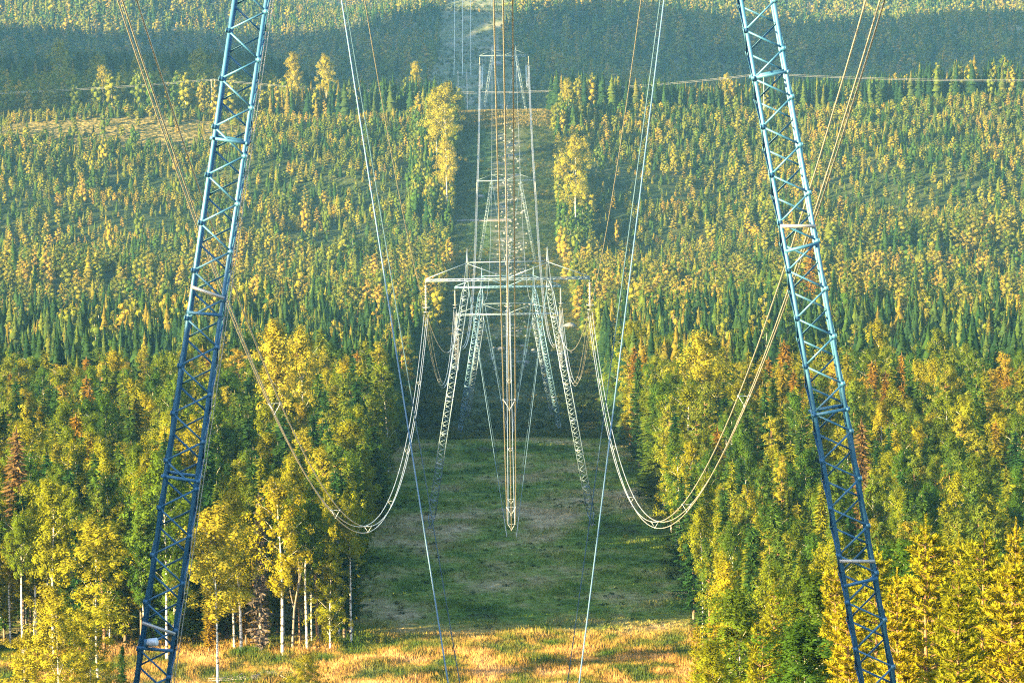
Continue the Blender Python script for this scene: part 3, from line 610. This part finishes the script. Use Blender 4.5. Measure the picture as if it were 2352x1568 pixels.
# split the generated trees: the ones that show largest become things, the rest one wood per kind
arr = {}
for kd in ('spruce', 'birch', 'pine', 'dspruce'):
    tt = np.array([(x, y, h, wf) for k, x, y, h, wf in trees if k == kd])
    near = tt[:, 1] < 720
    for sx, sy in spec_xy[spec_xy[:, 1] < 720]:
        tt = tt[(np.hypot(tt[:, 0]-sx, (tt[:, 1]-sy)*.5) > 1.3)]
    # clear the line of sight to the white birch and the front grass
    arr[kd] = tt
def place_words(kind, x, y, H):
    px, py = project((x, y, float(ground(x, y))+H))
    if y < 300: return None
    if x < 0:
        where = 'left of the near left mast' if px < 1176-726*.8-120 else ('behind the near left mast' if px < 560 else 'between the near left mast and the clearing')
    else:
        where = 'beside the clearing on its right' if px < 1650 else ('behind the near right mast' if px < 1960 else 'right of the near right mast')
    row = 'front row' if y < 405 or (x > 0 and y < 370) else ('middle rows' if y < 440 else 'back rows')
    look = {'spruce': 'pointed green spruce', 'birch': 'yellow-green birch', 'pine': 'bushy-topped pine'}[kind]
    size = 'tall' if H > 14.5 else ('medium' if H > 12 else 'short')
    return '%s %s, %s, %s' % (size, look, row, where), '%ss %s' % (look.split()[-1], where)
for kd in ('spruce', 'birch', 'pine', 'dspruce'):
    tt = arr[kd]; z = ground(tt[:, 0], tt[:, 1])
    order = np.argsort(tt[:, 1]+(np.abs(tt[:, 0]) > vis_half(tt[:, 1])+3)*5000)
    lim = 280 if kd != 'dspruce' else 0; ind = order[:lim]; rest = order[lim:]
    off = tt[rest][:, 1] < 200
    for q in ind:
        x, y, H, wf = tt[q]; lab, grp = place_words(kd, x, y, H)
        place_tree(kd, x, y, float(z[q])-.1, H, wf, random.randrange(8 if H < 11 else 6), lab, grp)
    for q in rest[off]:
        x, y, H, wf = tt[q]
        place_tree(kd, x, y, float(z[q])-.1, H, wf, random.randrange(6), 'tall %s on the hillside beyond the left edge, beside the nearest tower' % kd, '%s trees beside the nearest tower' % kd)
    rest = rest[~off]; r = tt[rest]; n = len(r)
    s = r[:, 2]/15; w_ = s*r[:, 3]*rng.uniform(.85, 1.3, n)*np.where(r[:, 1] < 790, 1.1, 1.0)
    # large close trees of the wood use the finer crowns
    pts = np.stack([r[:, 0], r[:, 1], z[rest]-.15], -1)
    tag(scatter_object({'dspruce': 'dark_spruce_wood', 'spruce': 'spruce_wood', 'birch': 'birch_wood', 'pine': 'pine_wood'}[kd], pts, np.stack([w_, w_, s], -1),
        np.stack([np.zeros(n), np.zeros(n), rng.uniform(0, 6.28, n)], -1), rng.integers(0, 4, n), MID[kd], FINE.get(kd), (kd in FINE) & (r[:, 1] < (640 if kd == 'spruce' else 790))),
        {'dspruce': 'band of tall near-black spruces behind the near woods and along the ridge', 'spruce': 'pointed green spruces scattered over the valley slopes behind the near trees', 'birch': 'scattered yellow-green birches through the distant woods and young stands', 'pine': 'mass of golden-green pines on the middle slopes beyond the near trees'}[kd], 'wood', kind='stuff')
# far slope
p = jgrid(-560, 560, 2480, 4250, 7.6); x, y = p.T
k = (np.abs(x) < vis_half(y)+40) & ~((x > -46-(y-2500)*.004) & (x < 6+8*np.sin(y*.01))) ; x, y = x[k], y[k]; n = len(x)
x2 = rng.uniform(-45, 5, 260); y2 = rng.uniform(2500, 3700, 260); x = np.concatenate([x, x2]); y = np.concatenate([y, y2]); n2 = len(x)
s = rng.uniform(7.5, 16, n2)*(.75+.4*stand(x*.4, y*.4))/15; s[n:] = rng.uniform(1.5, 5, 260)/15; wv = s*rng.uniform(.95, 1.5, n2)
tag(scatter_object('far_wood', np.stack([x, y, ground(x, y)-.2], -1), np.stack([wv, wv, s], -1), np.stack([np.zeros(n2), np.zeros(n2), rng.uniform(0, 6.28, n2)], -1), rng.choice([0, 1, 2, 3], n2, p=[.38, .25, .2, .17]), FAR),
    'hazy blue-green wood covering the far hillside', 'wood', kind='stuff')
# shrubs on the upper corridor and the crest
p = jgrid(-24, 24, 668, 1660, 1.15); x, y = p.T
k = (x > edgeL(y)-2) & (x < edgeR(y)+2) & (rng.random(len(x)) < .30+.45*(np.abs(x) > 9)+.2*np.sin(y*.05)) & ~((np.abs(x) < 6) & (y > 1350) & (rng.random(len(x)) < .8)); x, y = x[k], y[k]
pc = jgrid(-20, 20, 400, 668, 1.5); kc = (pc[:, 0] > edgeL(pc[:, 1])-1) & (pc[:, 0] < edgeR(pc[:, 1])+1) & (rng.random(len(pc)) < .10+.35*np.clip(clump(pc[:, 0]*2, pc[:, 1], .12, 2), 0, 1)); ncl = kc.sum()
x = np.concatenate([x, pc[kc, 0]]); y = np.concatenate([y, pc[kc, 1]])
p3 = jgrid(-45, 12, 2480, 3900, 9); x = np.concatenate([x, p3[:, 0]]); y = np.concatenate([y, p3[:, 1]]); n = len(x)
p4 = jgrid(-215, -80, 1580, 1700, 3.2); x = np.concatenate([x, p4[:, 0]]); y = np.concatenate([y, p4[:, 1]]); n = len(x)
# understorey in the woods
p5 = jgrid(-90, 90, 320, 660, 2.4); kk = (np.abs(p5[:, 0]) < vis_half(p5[:, 1])+5) & (((p5[:, 0] < edgeL(p5[:, 1])) & (p5[:, 1] > 392)) | (p5[:, 0] > edgeR(p5[:, 1])))
x = np.concatenate([x, p5[kk, 0]]); y = np.concatenate([y, p5[kk, 1]]); n = len(x)
s = rng.uniform(.35, 1.05, n); s[y > 2000] *= 2.2; s[(y < 668) & (np.abs(x) < 17)] *= .5
tag(scatter_object('shrubs', np.stack([x, y, ground(x, y)-.1], -1), np.stack([s*1.2, s*1.2, s], -1), np.stack([np.zeros(n), np.zeros(n), rng.uniform(0, 6.28, n)], -1), rng.integers(0, 3, n), SHRUB),
    'low dark shrubs and heather along the corridor', 'shrubs', kind='stuff')
# grass
def grass(name, x, y, h, label, wid=.05, blades=5):
    n = len(x); z = ground(x, y); b_ = MB(); base = np.repeat(np.stack([x, y, z-.03], -1), blades, 0); m_ = n*blades
    base[:, :2] += rng.normal(0, .12, (m_, 2)); th = rng.uniform(0, 2*PI, m_); hh = np.repeat(h, blades)*rng.uniform(.6, 1.2, m_)
    ln = rng.normal(0, .28, (m_, 2))*hh[:, None]; tip = base+np.stack([ln[:, 0], ln[:, 1], hh], -1)
    s_ = np.stack([np.cos(th), np.sin(th), np.zeros(m_)], -1)*wid*(.6+hh[:, None])
    b_.tris(base-s_, base+s_, tip); return tag(b_.obj(name, M['grass']), label, 'grass', kind='stuff')
p = jgrid(-20, 20, 398, 668, .52); x, y = p.T; k = (x > edgeL(y)-1) & (x < edgeR(y)+1) & (rng.random(len(x)) < .75+.25*np.sin(x*.5+y*.13)); x, y = x[k], y[k]
grass('meadow_grass', x, y, .20+.26*np.clip(clump(x*1.0, y, .22), 0, 1.2), 'rough green and tan grass of the shaded clearing', .075, 4)
p = jgrid(-52, 22, 300, 398, .40); x, y = p.T; k = (np.abs(x) < vis_half(y)+2) & (x < edgeR(y)+1); x, y = x[k], y[k]
grass('straw_grass', x, y, .32+.34*np.clip(clump(x, y, .3, 1)+.3, 0, 1.1), 'tall straw-coloured grass in the sunlit strip at the foot of the frame', .045, 5)
p = jgrid(-24, 24, 1632, 1672, .8); x, y = p.T
grass('crest_grass', x, y, np.full(len(x), .75), 'golden grass on the crest of the ridge in the corridor gap', .10, 5)
# rocks
def boulder(mb, c, r):
    n1, n2_ = 7, 5; v = []
    for a in range(n2_+1):
        for q in range(n1):
            ph = PI*a/n2_; th = 2*PI*q/n1; k_ = r*rng.uniform(.8, 1.15)
            v.append((c[0]+k_*1.2*math.sin(ph)*math.cos(th), c[1]+k_*math.sin(ph)*math.sin(th), c[2]+k_*.7*math.cos(ph)))
    mb.add(v, [(a*n1+q, a*n1+(q+1) % n1, (a+1)*n1+(q+1) % n1, (a+1)*n1+q) for a in range(n2_) for q in range(n1)])
b = MB()
for _ in range(520):
    if _ < 260: y = rng.uniform(930, 1220); x = rng.normal(6, 8)
    else: y = rng.uniform(1330, 1640); x = rng.normal(1.5+(y-1450)*-.004, 2.6)
    if edgeL(y)+1 < x < edgeR(y)-1: boulder(b, (x, y, float(ground(x, y))+.05), rng.uniform(.15, .55))
tag(b.obj('rubble', M['rock']), 'pale stones strewn down the middle of the corridor', 'stones', kind='stuff')
for px, D, r_, lab in [(1108, 1527, 1.1, 'blue-grey boulder left of the stony strip high in the corridor'), (1205, 1500, .8, 'pale boulder right of the stony strip high in the corridor'), (1310, 1105, 1.6, 'wide pale rock slab at the right edge of the stony ground'),
                       (1150, 1005, 1.0, 'grey boulder in the dark heath under the third tower'), (1150, 2700, 3.2, 'white boulder at the foot of the far slope beside the tower lines'), (1000, 2900, 3.0, 'white boulder in the far clearing')]:
    x = (px-1168)/F*D; z = float(ground(x, D)); b = MB(); boulder(b, (0, 0, .2*r_), r_); o = b.obj('boulder', M['rock']); o.location = (x, D, z); tag(o, lab, 'boulder')
# ------------------------------------------------------------------ towers
def mast_mesh(foot, top, s, th, detail, rot=0):
    """four-legged lattice mast tapering to a point at both ends; returns chords and bracing meshes"""
    ch, br = MB(), MB(); foot = np.array(foot, float); top = np.array(top, float); ax = top-foot; L_ = np.linalg.norm(ax); ax /= L_
    v = np.array([0, 1.0, 0]); u = np.cross(v, ax); u /= np.linalg.norm(u)
    tap = 1.7; n = int(round(L_/.585)); n -= n % 2; zs = np.linspace(0, L_, n+1)
    def half(d): return s/2*min(1, .12+.88*d/tap, .12+.88*(L_-d)/tap)
    cor = lambda d, a, c: foot+ax*d+u*a*half(d)+v*c*half(d)
    keys = [0, tap, L_-tap, L_]
    for a in (-1, 1):
        for c in (-1, 1):
            for q in range(3):
                p0, p1 = cor(keys[q], a, c), cor(keys[q+1], a, c)
                if detail: ch.ell(p0, p1, th, th*.13, -u*a, -v*c)
                else: ch.box(p0, p1, th, th, v)
    bw = th*.56
    for face in range(4):
        for q in range(n):
            d0, d1 = zs[q], zs[q+1]
            if face < 2:
                c = -1 if face == 0 else 1; s_ = 1 if (q+face) % 2 else -1
                p0, p1 = cor(d0, s_, c)+v*c*th*.12, cor(d1, -s_, c)+v*c*th*.12; up = v
            else:
                a = -1 if face == 2 else 1; s_ = 1 if (q+face) % 2 else -1
                p0, p1 = cor(d0, a, s_)+u*a*th*.35, cor(d1, a, -s_)+u*a*th*.35; up = u
            if detail:
                br.box(p0, p1, bw, bw*.14, up)
                side = np.cross(p1-p0, up); side /= np.linalg.norm(side)
                inn = (-v*c if face < 2 else -u*a)
                if face != 1: br.box(p0-ax*.055+(up*(.012 if face == 3 else -.012)), p0+ax*.055+(up*(.012 if face == 3 else -.012)), .11, .012, up)
                br.box(p0+side*bw*.43+inn*bw*.4, p1+side*bw*.43+inn*bw*.4, bw*.14, bw*.7, up)
            else: br.box(p0, p1, bw, bw, up)
    return ch, br, cor, L_, u, v, ax
def ring(mb, c, rx, rz_, rad, n=18):
    t = np.linspace(0, 2*PI, n+1); pts = np.stack([c[0]+rx*np.cos(t), c[1]+rx*np.sin(t), c[2]+rz_*np.cos(t*2)], -1); mb.tube(pts, rad, 4, False)
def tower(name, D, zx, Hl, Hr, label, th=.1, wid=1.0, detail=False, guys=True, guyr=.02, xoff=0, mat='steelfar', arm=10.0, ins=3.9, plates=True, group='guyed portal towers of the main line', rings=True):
    """guyed portal tower; D distance, zx height of the crossarm"""
    o = empty(name, (xoff, D, zx-max(Hl, Hr))); tag(o, label, 'pylon', group)
    base = np.array([xoff, D, zx-max(Hl, Hr)]); cz = max(Hl, Hr)
    mt_ = M[mat]; mid = 4.85
    for sgn, H in ((-1, Hl), (1, Hr)):
        fx = sgn*(mid+.168*H); ft = (fx, 0, cz-H); tp = (sgn*mid, 0, cz)
        ch, br, cor, L_, u, v, ax = mast_mesh(ft, tp, .84*wid, th, detail)
        msh = ch.obj('mast', mt_, o); br.obj('bracing', mt_, msh)
        # horizontal frames along the mast
        for dt in np.arange((2.5 if sgn < 0 else 1.1), L_-2.5, 8.3):
            d = L_-dt; hb = MB()
            for (a0, c0), (a1, c1) in (((-1, -1), (1, -1)), ((1, -1), (1, 1)), ((1, 1), (-1, 1)), ((-1, 1), (-1, -1))):
                q0, q1 = cor(d, a0, c0), cor(d, a1, c1); e_ = (q1-q0)/np.linalg.norm(q1-q0)*.06
                hb.box(q0-e_, q1+e_, th*.75, th*.9, ax)
            for k2, (d1, d2) in enumerate(((d-3.62, d-3.78), (d-4.25, d-4.2))):
                if d1 > 2: b3 = MB(); b3.box(cor(d1, -1, -1)-v*.09, cor(d2, 1, -1)-v*.09, th*.35, th*.95, ax); b3.obj('cross_plate', M['wire'] if k2 == 0 else mt_, msh)  # upper plate gets a brighter metal to carry the sun's glint
            hb.obj('mast_frame', mt_, msh)
        ft_ = MB(); ft_.lathe((fx, 0, cz-H-1.2), [(.0, 1.45), (.3, 1.4), (.42, 0)], 8); ft_.obj('footing', M['rock'], msh)
        # peak above the mast for the earth wire
        pk = MB(); tpv = np.array(tp)
        for a in (-.12, .12):
            pk.box(tpv+[a*wid, 0, 0], tpv+[0, 0, 3.8], th*.7, th*.7, v)
            pk.box(tpv+[0, a*wid, 0], tpv+[0, 0, 3.8], th*.6, th*.6, v)
        pk.obj('earth_wire_peak', mt_, o)
        if guys:
            for fb in (-1, 1):
                gx_, gy_ = sgn*-.35*(-1), D+fb*12.5
                ax_ = sgn*.55
                gz_ = float(ground(xoff+ax_, gy_))-base[2]
                gb = MB(); p0 = np.array([sgn*mid, 0, cz-.2]); p1 = np.array([ax_, fb*12.5, gz_]); t = np.linspace(0, 1, 14)[:, None]
                pts = p0+(p1-p0)*t; pts[:, 2] -= 4*.15*(t*(1-t))[:, 0]
                gb.tube(pts, guyr*(1 if fb < 0 else .8), 6)
                gg = gb.obj('guy_wire', M['guy'], o)
                gb = MB(); d_ = (p0-p1)/np.linalg.norm(p0-p1); gb.tube([p1, p1+d_*2.6], guyr*1.8, 6); gb.obj('guy_anchor', M['wire'], gg)
    # crossarm: box lattice beam, tie beam and ties
    cb = MB(); w_ = .24*wid; hh = .22*wid
    for sy in (-1, 1):
        for sz in (0, -1): cb.box((-arm, sy*w_, sz*hh), (arm, sy*w_, sz*hh), th*.9, th*.9)
    n = 26; xs_ = np.linspace(-arm, arm, n+1)
    for q in range(n):
        s_ = 1 if q % 2 else -1
        for sy in (-1, 1): cb.box((xs_[q], sy*w_, 0 if s_ > 0 else -hh), (xs_[q+1], sy*w_, -hh if s_ > 0 else 0), th*.5, th*.5)
        for sz in (0, -1): cb.box((xs_[q], s_*w_, sz*hh), (xs_[q+1], -s_*w_, sz*hh), th*.5, th*.5)
    c = cb.obj('crossarm', mt_, o); c.location = (0, 0, cz)
    tb = MB(); tz = 2.0
    for sy in (-.16, .16): tb.box((-mid, sy, tz), (mid, sy, tz), th*.75, th*.75)
    for s_ in (-1, 1):
        for sy in (-.14, .14):
            tb.box((s_*mid, sy, tz-.05), (s_*(arm-.1), sy*1.6, .08), th*.7, th*.7)
            tb.box((s_*mid, sy, tz-.15), (s_*.15, sy*1.6, .08), th*.7, th*.7)
    t_ = tb.obj('tie_beam', mt_, o); t_.location = (0, 0, cz)
    # insulator strings
    for x in (-arm+.05, 0.0, arm-.05):
        ib = MB(); ib.box((0, 0, 0), (0, 0, -.45), th*.5, th*.5)
        ob = ib.obj('hanger', mt_, o); ob.location = (x, 0, cz-hh)
        ib = MB(); nd = 15; L2 = ins-1.15; pr = []
        for q in range(nd):
            z = -.45-q*L2/nd; pr += [(.045*wid, z), (.19*wid, z-L2/nd*.45), (.045*wid, z-L2/nd*.6)]
        ib.lathe((0, 0, 0), pr, 10); ib.obj('insulator_string', M['glass'], ob, smooth=False)
        if rings:
            ib = MB(); ring(ib, (0, 0, -ins+.72), .42*wid, .05, .035*wid); ib.box((-.42*wid, 0, -ins+.72), (.42*wid, 0, -ins+.72), .04, .04)
            ib.box((0, 0, -ins+.9), (0, 0, -ins+.1), .05, .05); ib.box((-.3, 0, -ins+.15), (.3, 0, -ins+.15), .06, .08); ib.obj('grading_ring', M['wire'], ob)
    return o
Z = Zc
T = [dict(D=100, z=5.3), dict(D=500, z=Z(639, 500)), dict(D=775, z=Z(657, 775)), dict(D=798, z=Z(720, 798)), dict(D=1408, z=Z(414, 1408)), dict(D=1692, z=Z(127, 1692)), dict(D=1890, z=Z(130, 1890)), dict(D=3700, z=Z(-85, 3700))]
def gz_(x, D): return float(ground(x, D))
def hgt(i, sgn): return T[i]['z']-gz_(sgn*9.9, T[i]['D'])
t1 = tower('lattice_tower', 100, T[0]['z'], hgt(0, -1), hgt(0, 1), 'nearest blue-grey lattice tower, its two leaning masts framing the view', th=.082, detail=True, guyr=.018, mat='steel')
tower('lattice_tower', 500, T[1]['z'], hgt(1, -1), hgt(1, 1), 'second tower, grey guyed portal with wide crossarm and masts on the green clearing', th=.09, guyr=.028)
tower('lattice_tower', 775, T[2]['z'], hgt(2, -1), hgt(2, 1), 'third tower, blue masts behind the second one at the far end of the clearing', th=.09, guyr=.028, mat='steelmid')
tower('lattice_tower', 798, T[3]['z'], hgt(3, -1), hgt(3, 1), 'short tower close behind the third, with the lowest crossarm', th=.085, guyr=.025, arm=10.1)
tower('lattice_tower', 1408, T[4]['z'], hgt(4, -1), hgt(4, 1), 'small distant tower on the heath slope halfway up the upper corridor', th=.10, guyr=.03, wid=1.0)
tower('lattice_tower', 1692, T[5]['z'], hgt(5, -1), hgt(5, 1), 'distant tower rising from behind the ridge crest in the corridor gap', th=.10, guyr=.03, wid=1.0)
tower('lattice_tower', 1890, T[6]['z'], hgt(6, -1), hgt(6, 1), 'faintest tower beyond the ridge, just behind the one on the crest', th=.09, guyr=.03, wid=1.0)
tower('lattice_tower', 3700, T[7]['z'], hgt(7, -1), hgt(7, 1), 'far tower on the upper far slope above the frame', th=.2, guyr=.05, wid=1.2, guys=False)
# small things bolted on the nearest tower's left mast
b = MB(); q = P(350, 1474, 99.3)-np.array([0, 100, T[0]['z']-max(hgt(0, -1), hgt(0, 1))])
b.lathe(q, [(0, -.1), (.10, -.1), (.10, .12), (.085, .13), (0, .13)], 16, axis=(.85, -.35, .15))
d = b.obj('lamp_drum', M['drum'], t1)
b = MB(); b.box(q+[-.16, .1, -.12], q+[-.16, .1, .05], .16, .1); b.box(q+[-.2, .15, -.05], q+[0, .05, 0], .03, .03); b.obj('bracket_box', M['steel'], d)
b = MB(); u_ = np.array([1, 0, .168])
for k, off in ((0, .46), (1, .53)):
    pts = [np.array([-(4.85+.168*h_)+off, .25, max(hgt(0, -1), hgt(0, 1))-h_]) for h_ in np.linspace(.5, hgt(0, -1)-1, 20)]
    b.tube(pts, .010, 5)
b.obj('earthing_cable', M['wire'], t1)
# bright plates across some bays of the masts (low-sun glint put into a brighter metal)
# ------------------------------------------------------------------ conductors
def span(i, j, sag, x, r, label, drop_i=3.9, drop_j=3.9, bundle=True, group='conductor bundles of the main line', name='conductor_bundle', spacers=(), n=60, spread=.25, cat='power line'):
    A = np.array([x, T[i]['D'], T[i]['z']-.34-drop_i]); Bp = np.array([x, T[j]['D'], T[j]['z']-.34-drop_j])
    t = np.linspace(0, 1, n+1)[:, None]; line = A+(Bp-A)*t; line[:, 2] -= 4*sag*(t*(1-t))[:, 0]
    offs = [(-spread, 0), (spread, 0), (0, -spread*1.7)]
    if not bundle:
        b_ = MB(); b_.tube(line-A, r, 5); o = b_.obj(name, M['wire'], smooth=True); o.location = A; return tag(o, label, cat, group)
    o = empty(name, A); tag(o, label, cat, group)
    for ox, oz in offs:
        b_ = MB(); b_.tube(line-A+[ox, 0, oz], r, 6); b_.obj('wire', M['wire'], o, smooth=True)
    for s_ in spacers:
        c = A+(Bp-A)*s_-A; c = np.array(c); c[2] -= 4*sag*s_*(1-s_); b_ = MB()
        pp = [c+[ox, 0, oz] for ox, oz in offs]
        for q in range(3): b_.box(pp[q], pp[(q+1) % 3], .016, .016)
        for q in range(3): b_.box(pp[q]-[0, .07, 0], pp[q]+[0, .07, 0], .06, .07)
        b_.obj('spacer', M['drum'], o)
    return o
side = {-1: 'left', 0: 'middle', 1: 'right'}
spn = [(0, 1, 20.6, .026, 'bundle of three conductors dipping low between the near tower and the second'), (1, 2, 11.3, .03, 'bundle of conductors sagging between the second and third towers'),
       (2, 3, 9.0, .032, 'slack loop of conductors between the third tower and the short one behind it'), (3, 4, 19, .045, 'bundle of conductors over the heath from the short tower up to the slope tower'),
       (4, 5, 5.5, .06, 'bundle of conductors climbing from the slope tower to the ridge tower'), (5, 6, 9.5, .06, 'short hanging bundle between the two ridge towers'), (6, 7, 70, .08, 'faint conductors crossing the hidden valley to the far slope')]
for i_, j_, sg, r_, lab in spn:
    for k in (-1, 0, 1):
        sps = (.185, .33, .46, .6, .74, .88) if i_ == 0 else ((.3, .6) if i_ == 1 else ())
        span(i_, j_, sg, k*9.95, r_, '%s %s' % (side[k], lab), spacers=sps, bundle=i_ < 6)
for i_, j_, sg, r_, lab in [(0, 1, 16, .018, 'from the near tower to the second'), (1, 2, 9, .022, 'from the second tower to the third'), (3, 4, 15, .03, 'from the short tower to the slope tower'), (4, 5, 4, .035, 'from the slope tower to the ridge tower')]:
    for k in (-1, 1):
        span(i_, j_, sg, k*4.85, r_, 'thin %s earth wire sagging %s' % (side[k], lab), -4.1, -4.1, False, 'earth wires of the main line', 'earth_wire')
# crossing distribution line on wooden poles
def poly_at(px, py, D): return P(px, py, D)
poles = [(-260, 1690, 222), (489, 1690, 184), (1754, 1660, 170), (2700, 1650, 178)]
tops = []
for k, (px, D, top) in enumerate(poles):
    p = P(px, top, D); gz0 = gz_(p[0], D); tops.append(p)
    if 0 < px < 2352:
        o = empty('utility_pole', (p[0], D, gz0)); tag(o, 'pale twin wooden pole on the heath just left of the near left mast' if k == 1 else 'single pale wooden pole seen through the near right mast', 'utility pole')
        hh = p[2]-gz0; b = MB()
        for dx in ((-.7, .7) if k == 1 else (0,)): b.tube([(dx, 0, -.5), (dx, 0, hh+.3)], [.17, .12], 8)
        pl = b.obj('pole', M['oldwood'], o); b = MB(); b.box((-1.2, 0, hh-.1), (1.2, 0, hh-.1), .12, .14); b.obj('cross_bar', M['oldwood'], o)
for q in range(3):
    A, Bp = tops[q], tops[q+1]; t = np.linspace(0, 1, 41)[:, None]
    for w2, off in enumerate((-.5, .5)):
        line = A+(Bp-A)*t+[0, 0, .1]; line[:, 2] -= 4*(1.2, 6.4, 2.0)[q]*(t*(1-t))[:, 0]+off*.55; line[:, 1] += off
        b = MB(); b.tube(line-A, .042, 5); o = b.obj('overhead_wire', M['wire'], smooth=True); o.location = A
        tag(o, '%s thin wire crossing the view %s' % (('upper', 'lower')[w2], ('left of the twin pole', 'between the twin pole and the single pole', 'right of the single pole')[q]), 'overhead wire', 'wires crossing the corridor')
# small wooden portal of a second line beyond the ridge and its three wires
pp = P(1062, 168, 2150); o = empty('timber_portal', (pp[0], 2150, gz_(pp[0], 2150))); tag(o, 'small pale portal pole of a second line above the trees left of the gap', 'pylon')
hh = pp[2]-gz_(pp[0], 2150); b = MB()
for dx in (-2.3, 2.3): b.tube([(dx, 0, -.5), (dx, 0, hh+1.5)], [.24, .18], 8)
b.obj('pole', M['oldwood'], o)
b = MB(); b.box((-5, 0, hh), (5, 0, hh), .25, .3); b.obj('cross_bar', M['steelfar'], o)
e = P(1062, -60, 3300)
for k in (-1, 0, 1):
    A = pp+np.array([k*4.4, 0, -1.0]); E = e+np.array([k*6.2, 0, 0]); t = np.linspace(0, 1, 41)[:, None]; line = A+(E-A)*t; line[:, 2] -= 4*6*(t*(1-t))[:, 0]
    b = MB(); b.tube(line-A, .09, 5); w_ = b.obj('overhead_wire', M['wire'], smooth=True); w_.location = A; tag(w_, '%s faint wire of the second line rising over the far slope' % side[k], 'overhead wire', 'wires of the second line')
# dead spruce, bare forked tree and slash pile at the wood's edge
c_, t_ = make_spruce(H=14, R=1.1, base=.05, lod=0, sparse=.75); p = P(592, 1130, 386); z = gz_(p[0], 386); o = empty('dead_spruce', (p[0], 386, z)); s = (p[2]-z)/14; o.scale = (s, s, s)
tag(o, 'grey dead spruce with bare twigs at the front edge of the left wood', 'tree'); c_.obj('twigs', M['deadspruce'], o); t_.obj('trunk', M['greybark'], o, smooth=True)
p = P(672, 1222, 387); z = gz_(p[0], 387); o = empty('bare_tree', (p[0], 387, z)); hh = p[2]-z; b = MB()
b.tube([(-.3, 0, -.3), (0, 0, hh*.35), (.55, 0, hh*.62), (.5, 0, hh)], [.13, .10, .06, .02], 7); b.tube([(0, 0, hh*.35), (-.55, .1, hh*.6), (-.8, 0, hh*.82)], [.07, .04, .015], 6, False)
b.tube([(.4, 0, hh*.5), (1.0, 0, hh*.8), (.95, 0, hh*1.05)], [.05, .03, .01], 6, False)
b.obj('trunk', M['greybark'], o); tag(o, 'leafless forked grey tree leaning at the edge of the left wood', 'tree')
for (px, D, lab) in ((560, 364, 'pile of dark cut branches in the grass right of the near left mast'), (630, 368, 'smaller heap of dark branches near the pile'), ):
    x = (px-1176)/F*D; b = MB(); z = gz_(x, D)
    for k in range(46):
        a = rng.normal(0, [1.3, .6, .18]); a[2] = abs(a[2])+.15; d = rv(1)[0]*[1, .6, .12]; L_ = rng.uniform(.4, 1.3); b.tube([a-d*L_, a+d*L_], [.05, .03], 5)
    o = b.obj('brush_pile', M['greybark']); o.location = (x, D, z); o.scale = (1, 1, 1) if px == 560 else (.6, .6, .7); tag(o, lab, 'brush pile')
print('trees', len(trees), {k: len(v) for k, v in arr.items()})
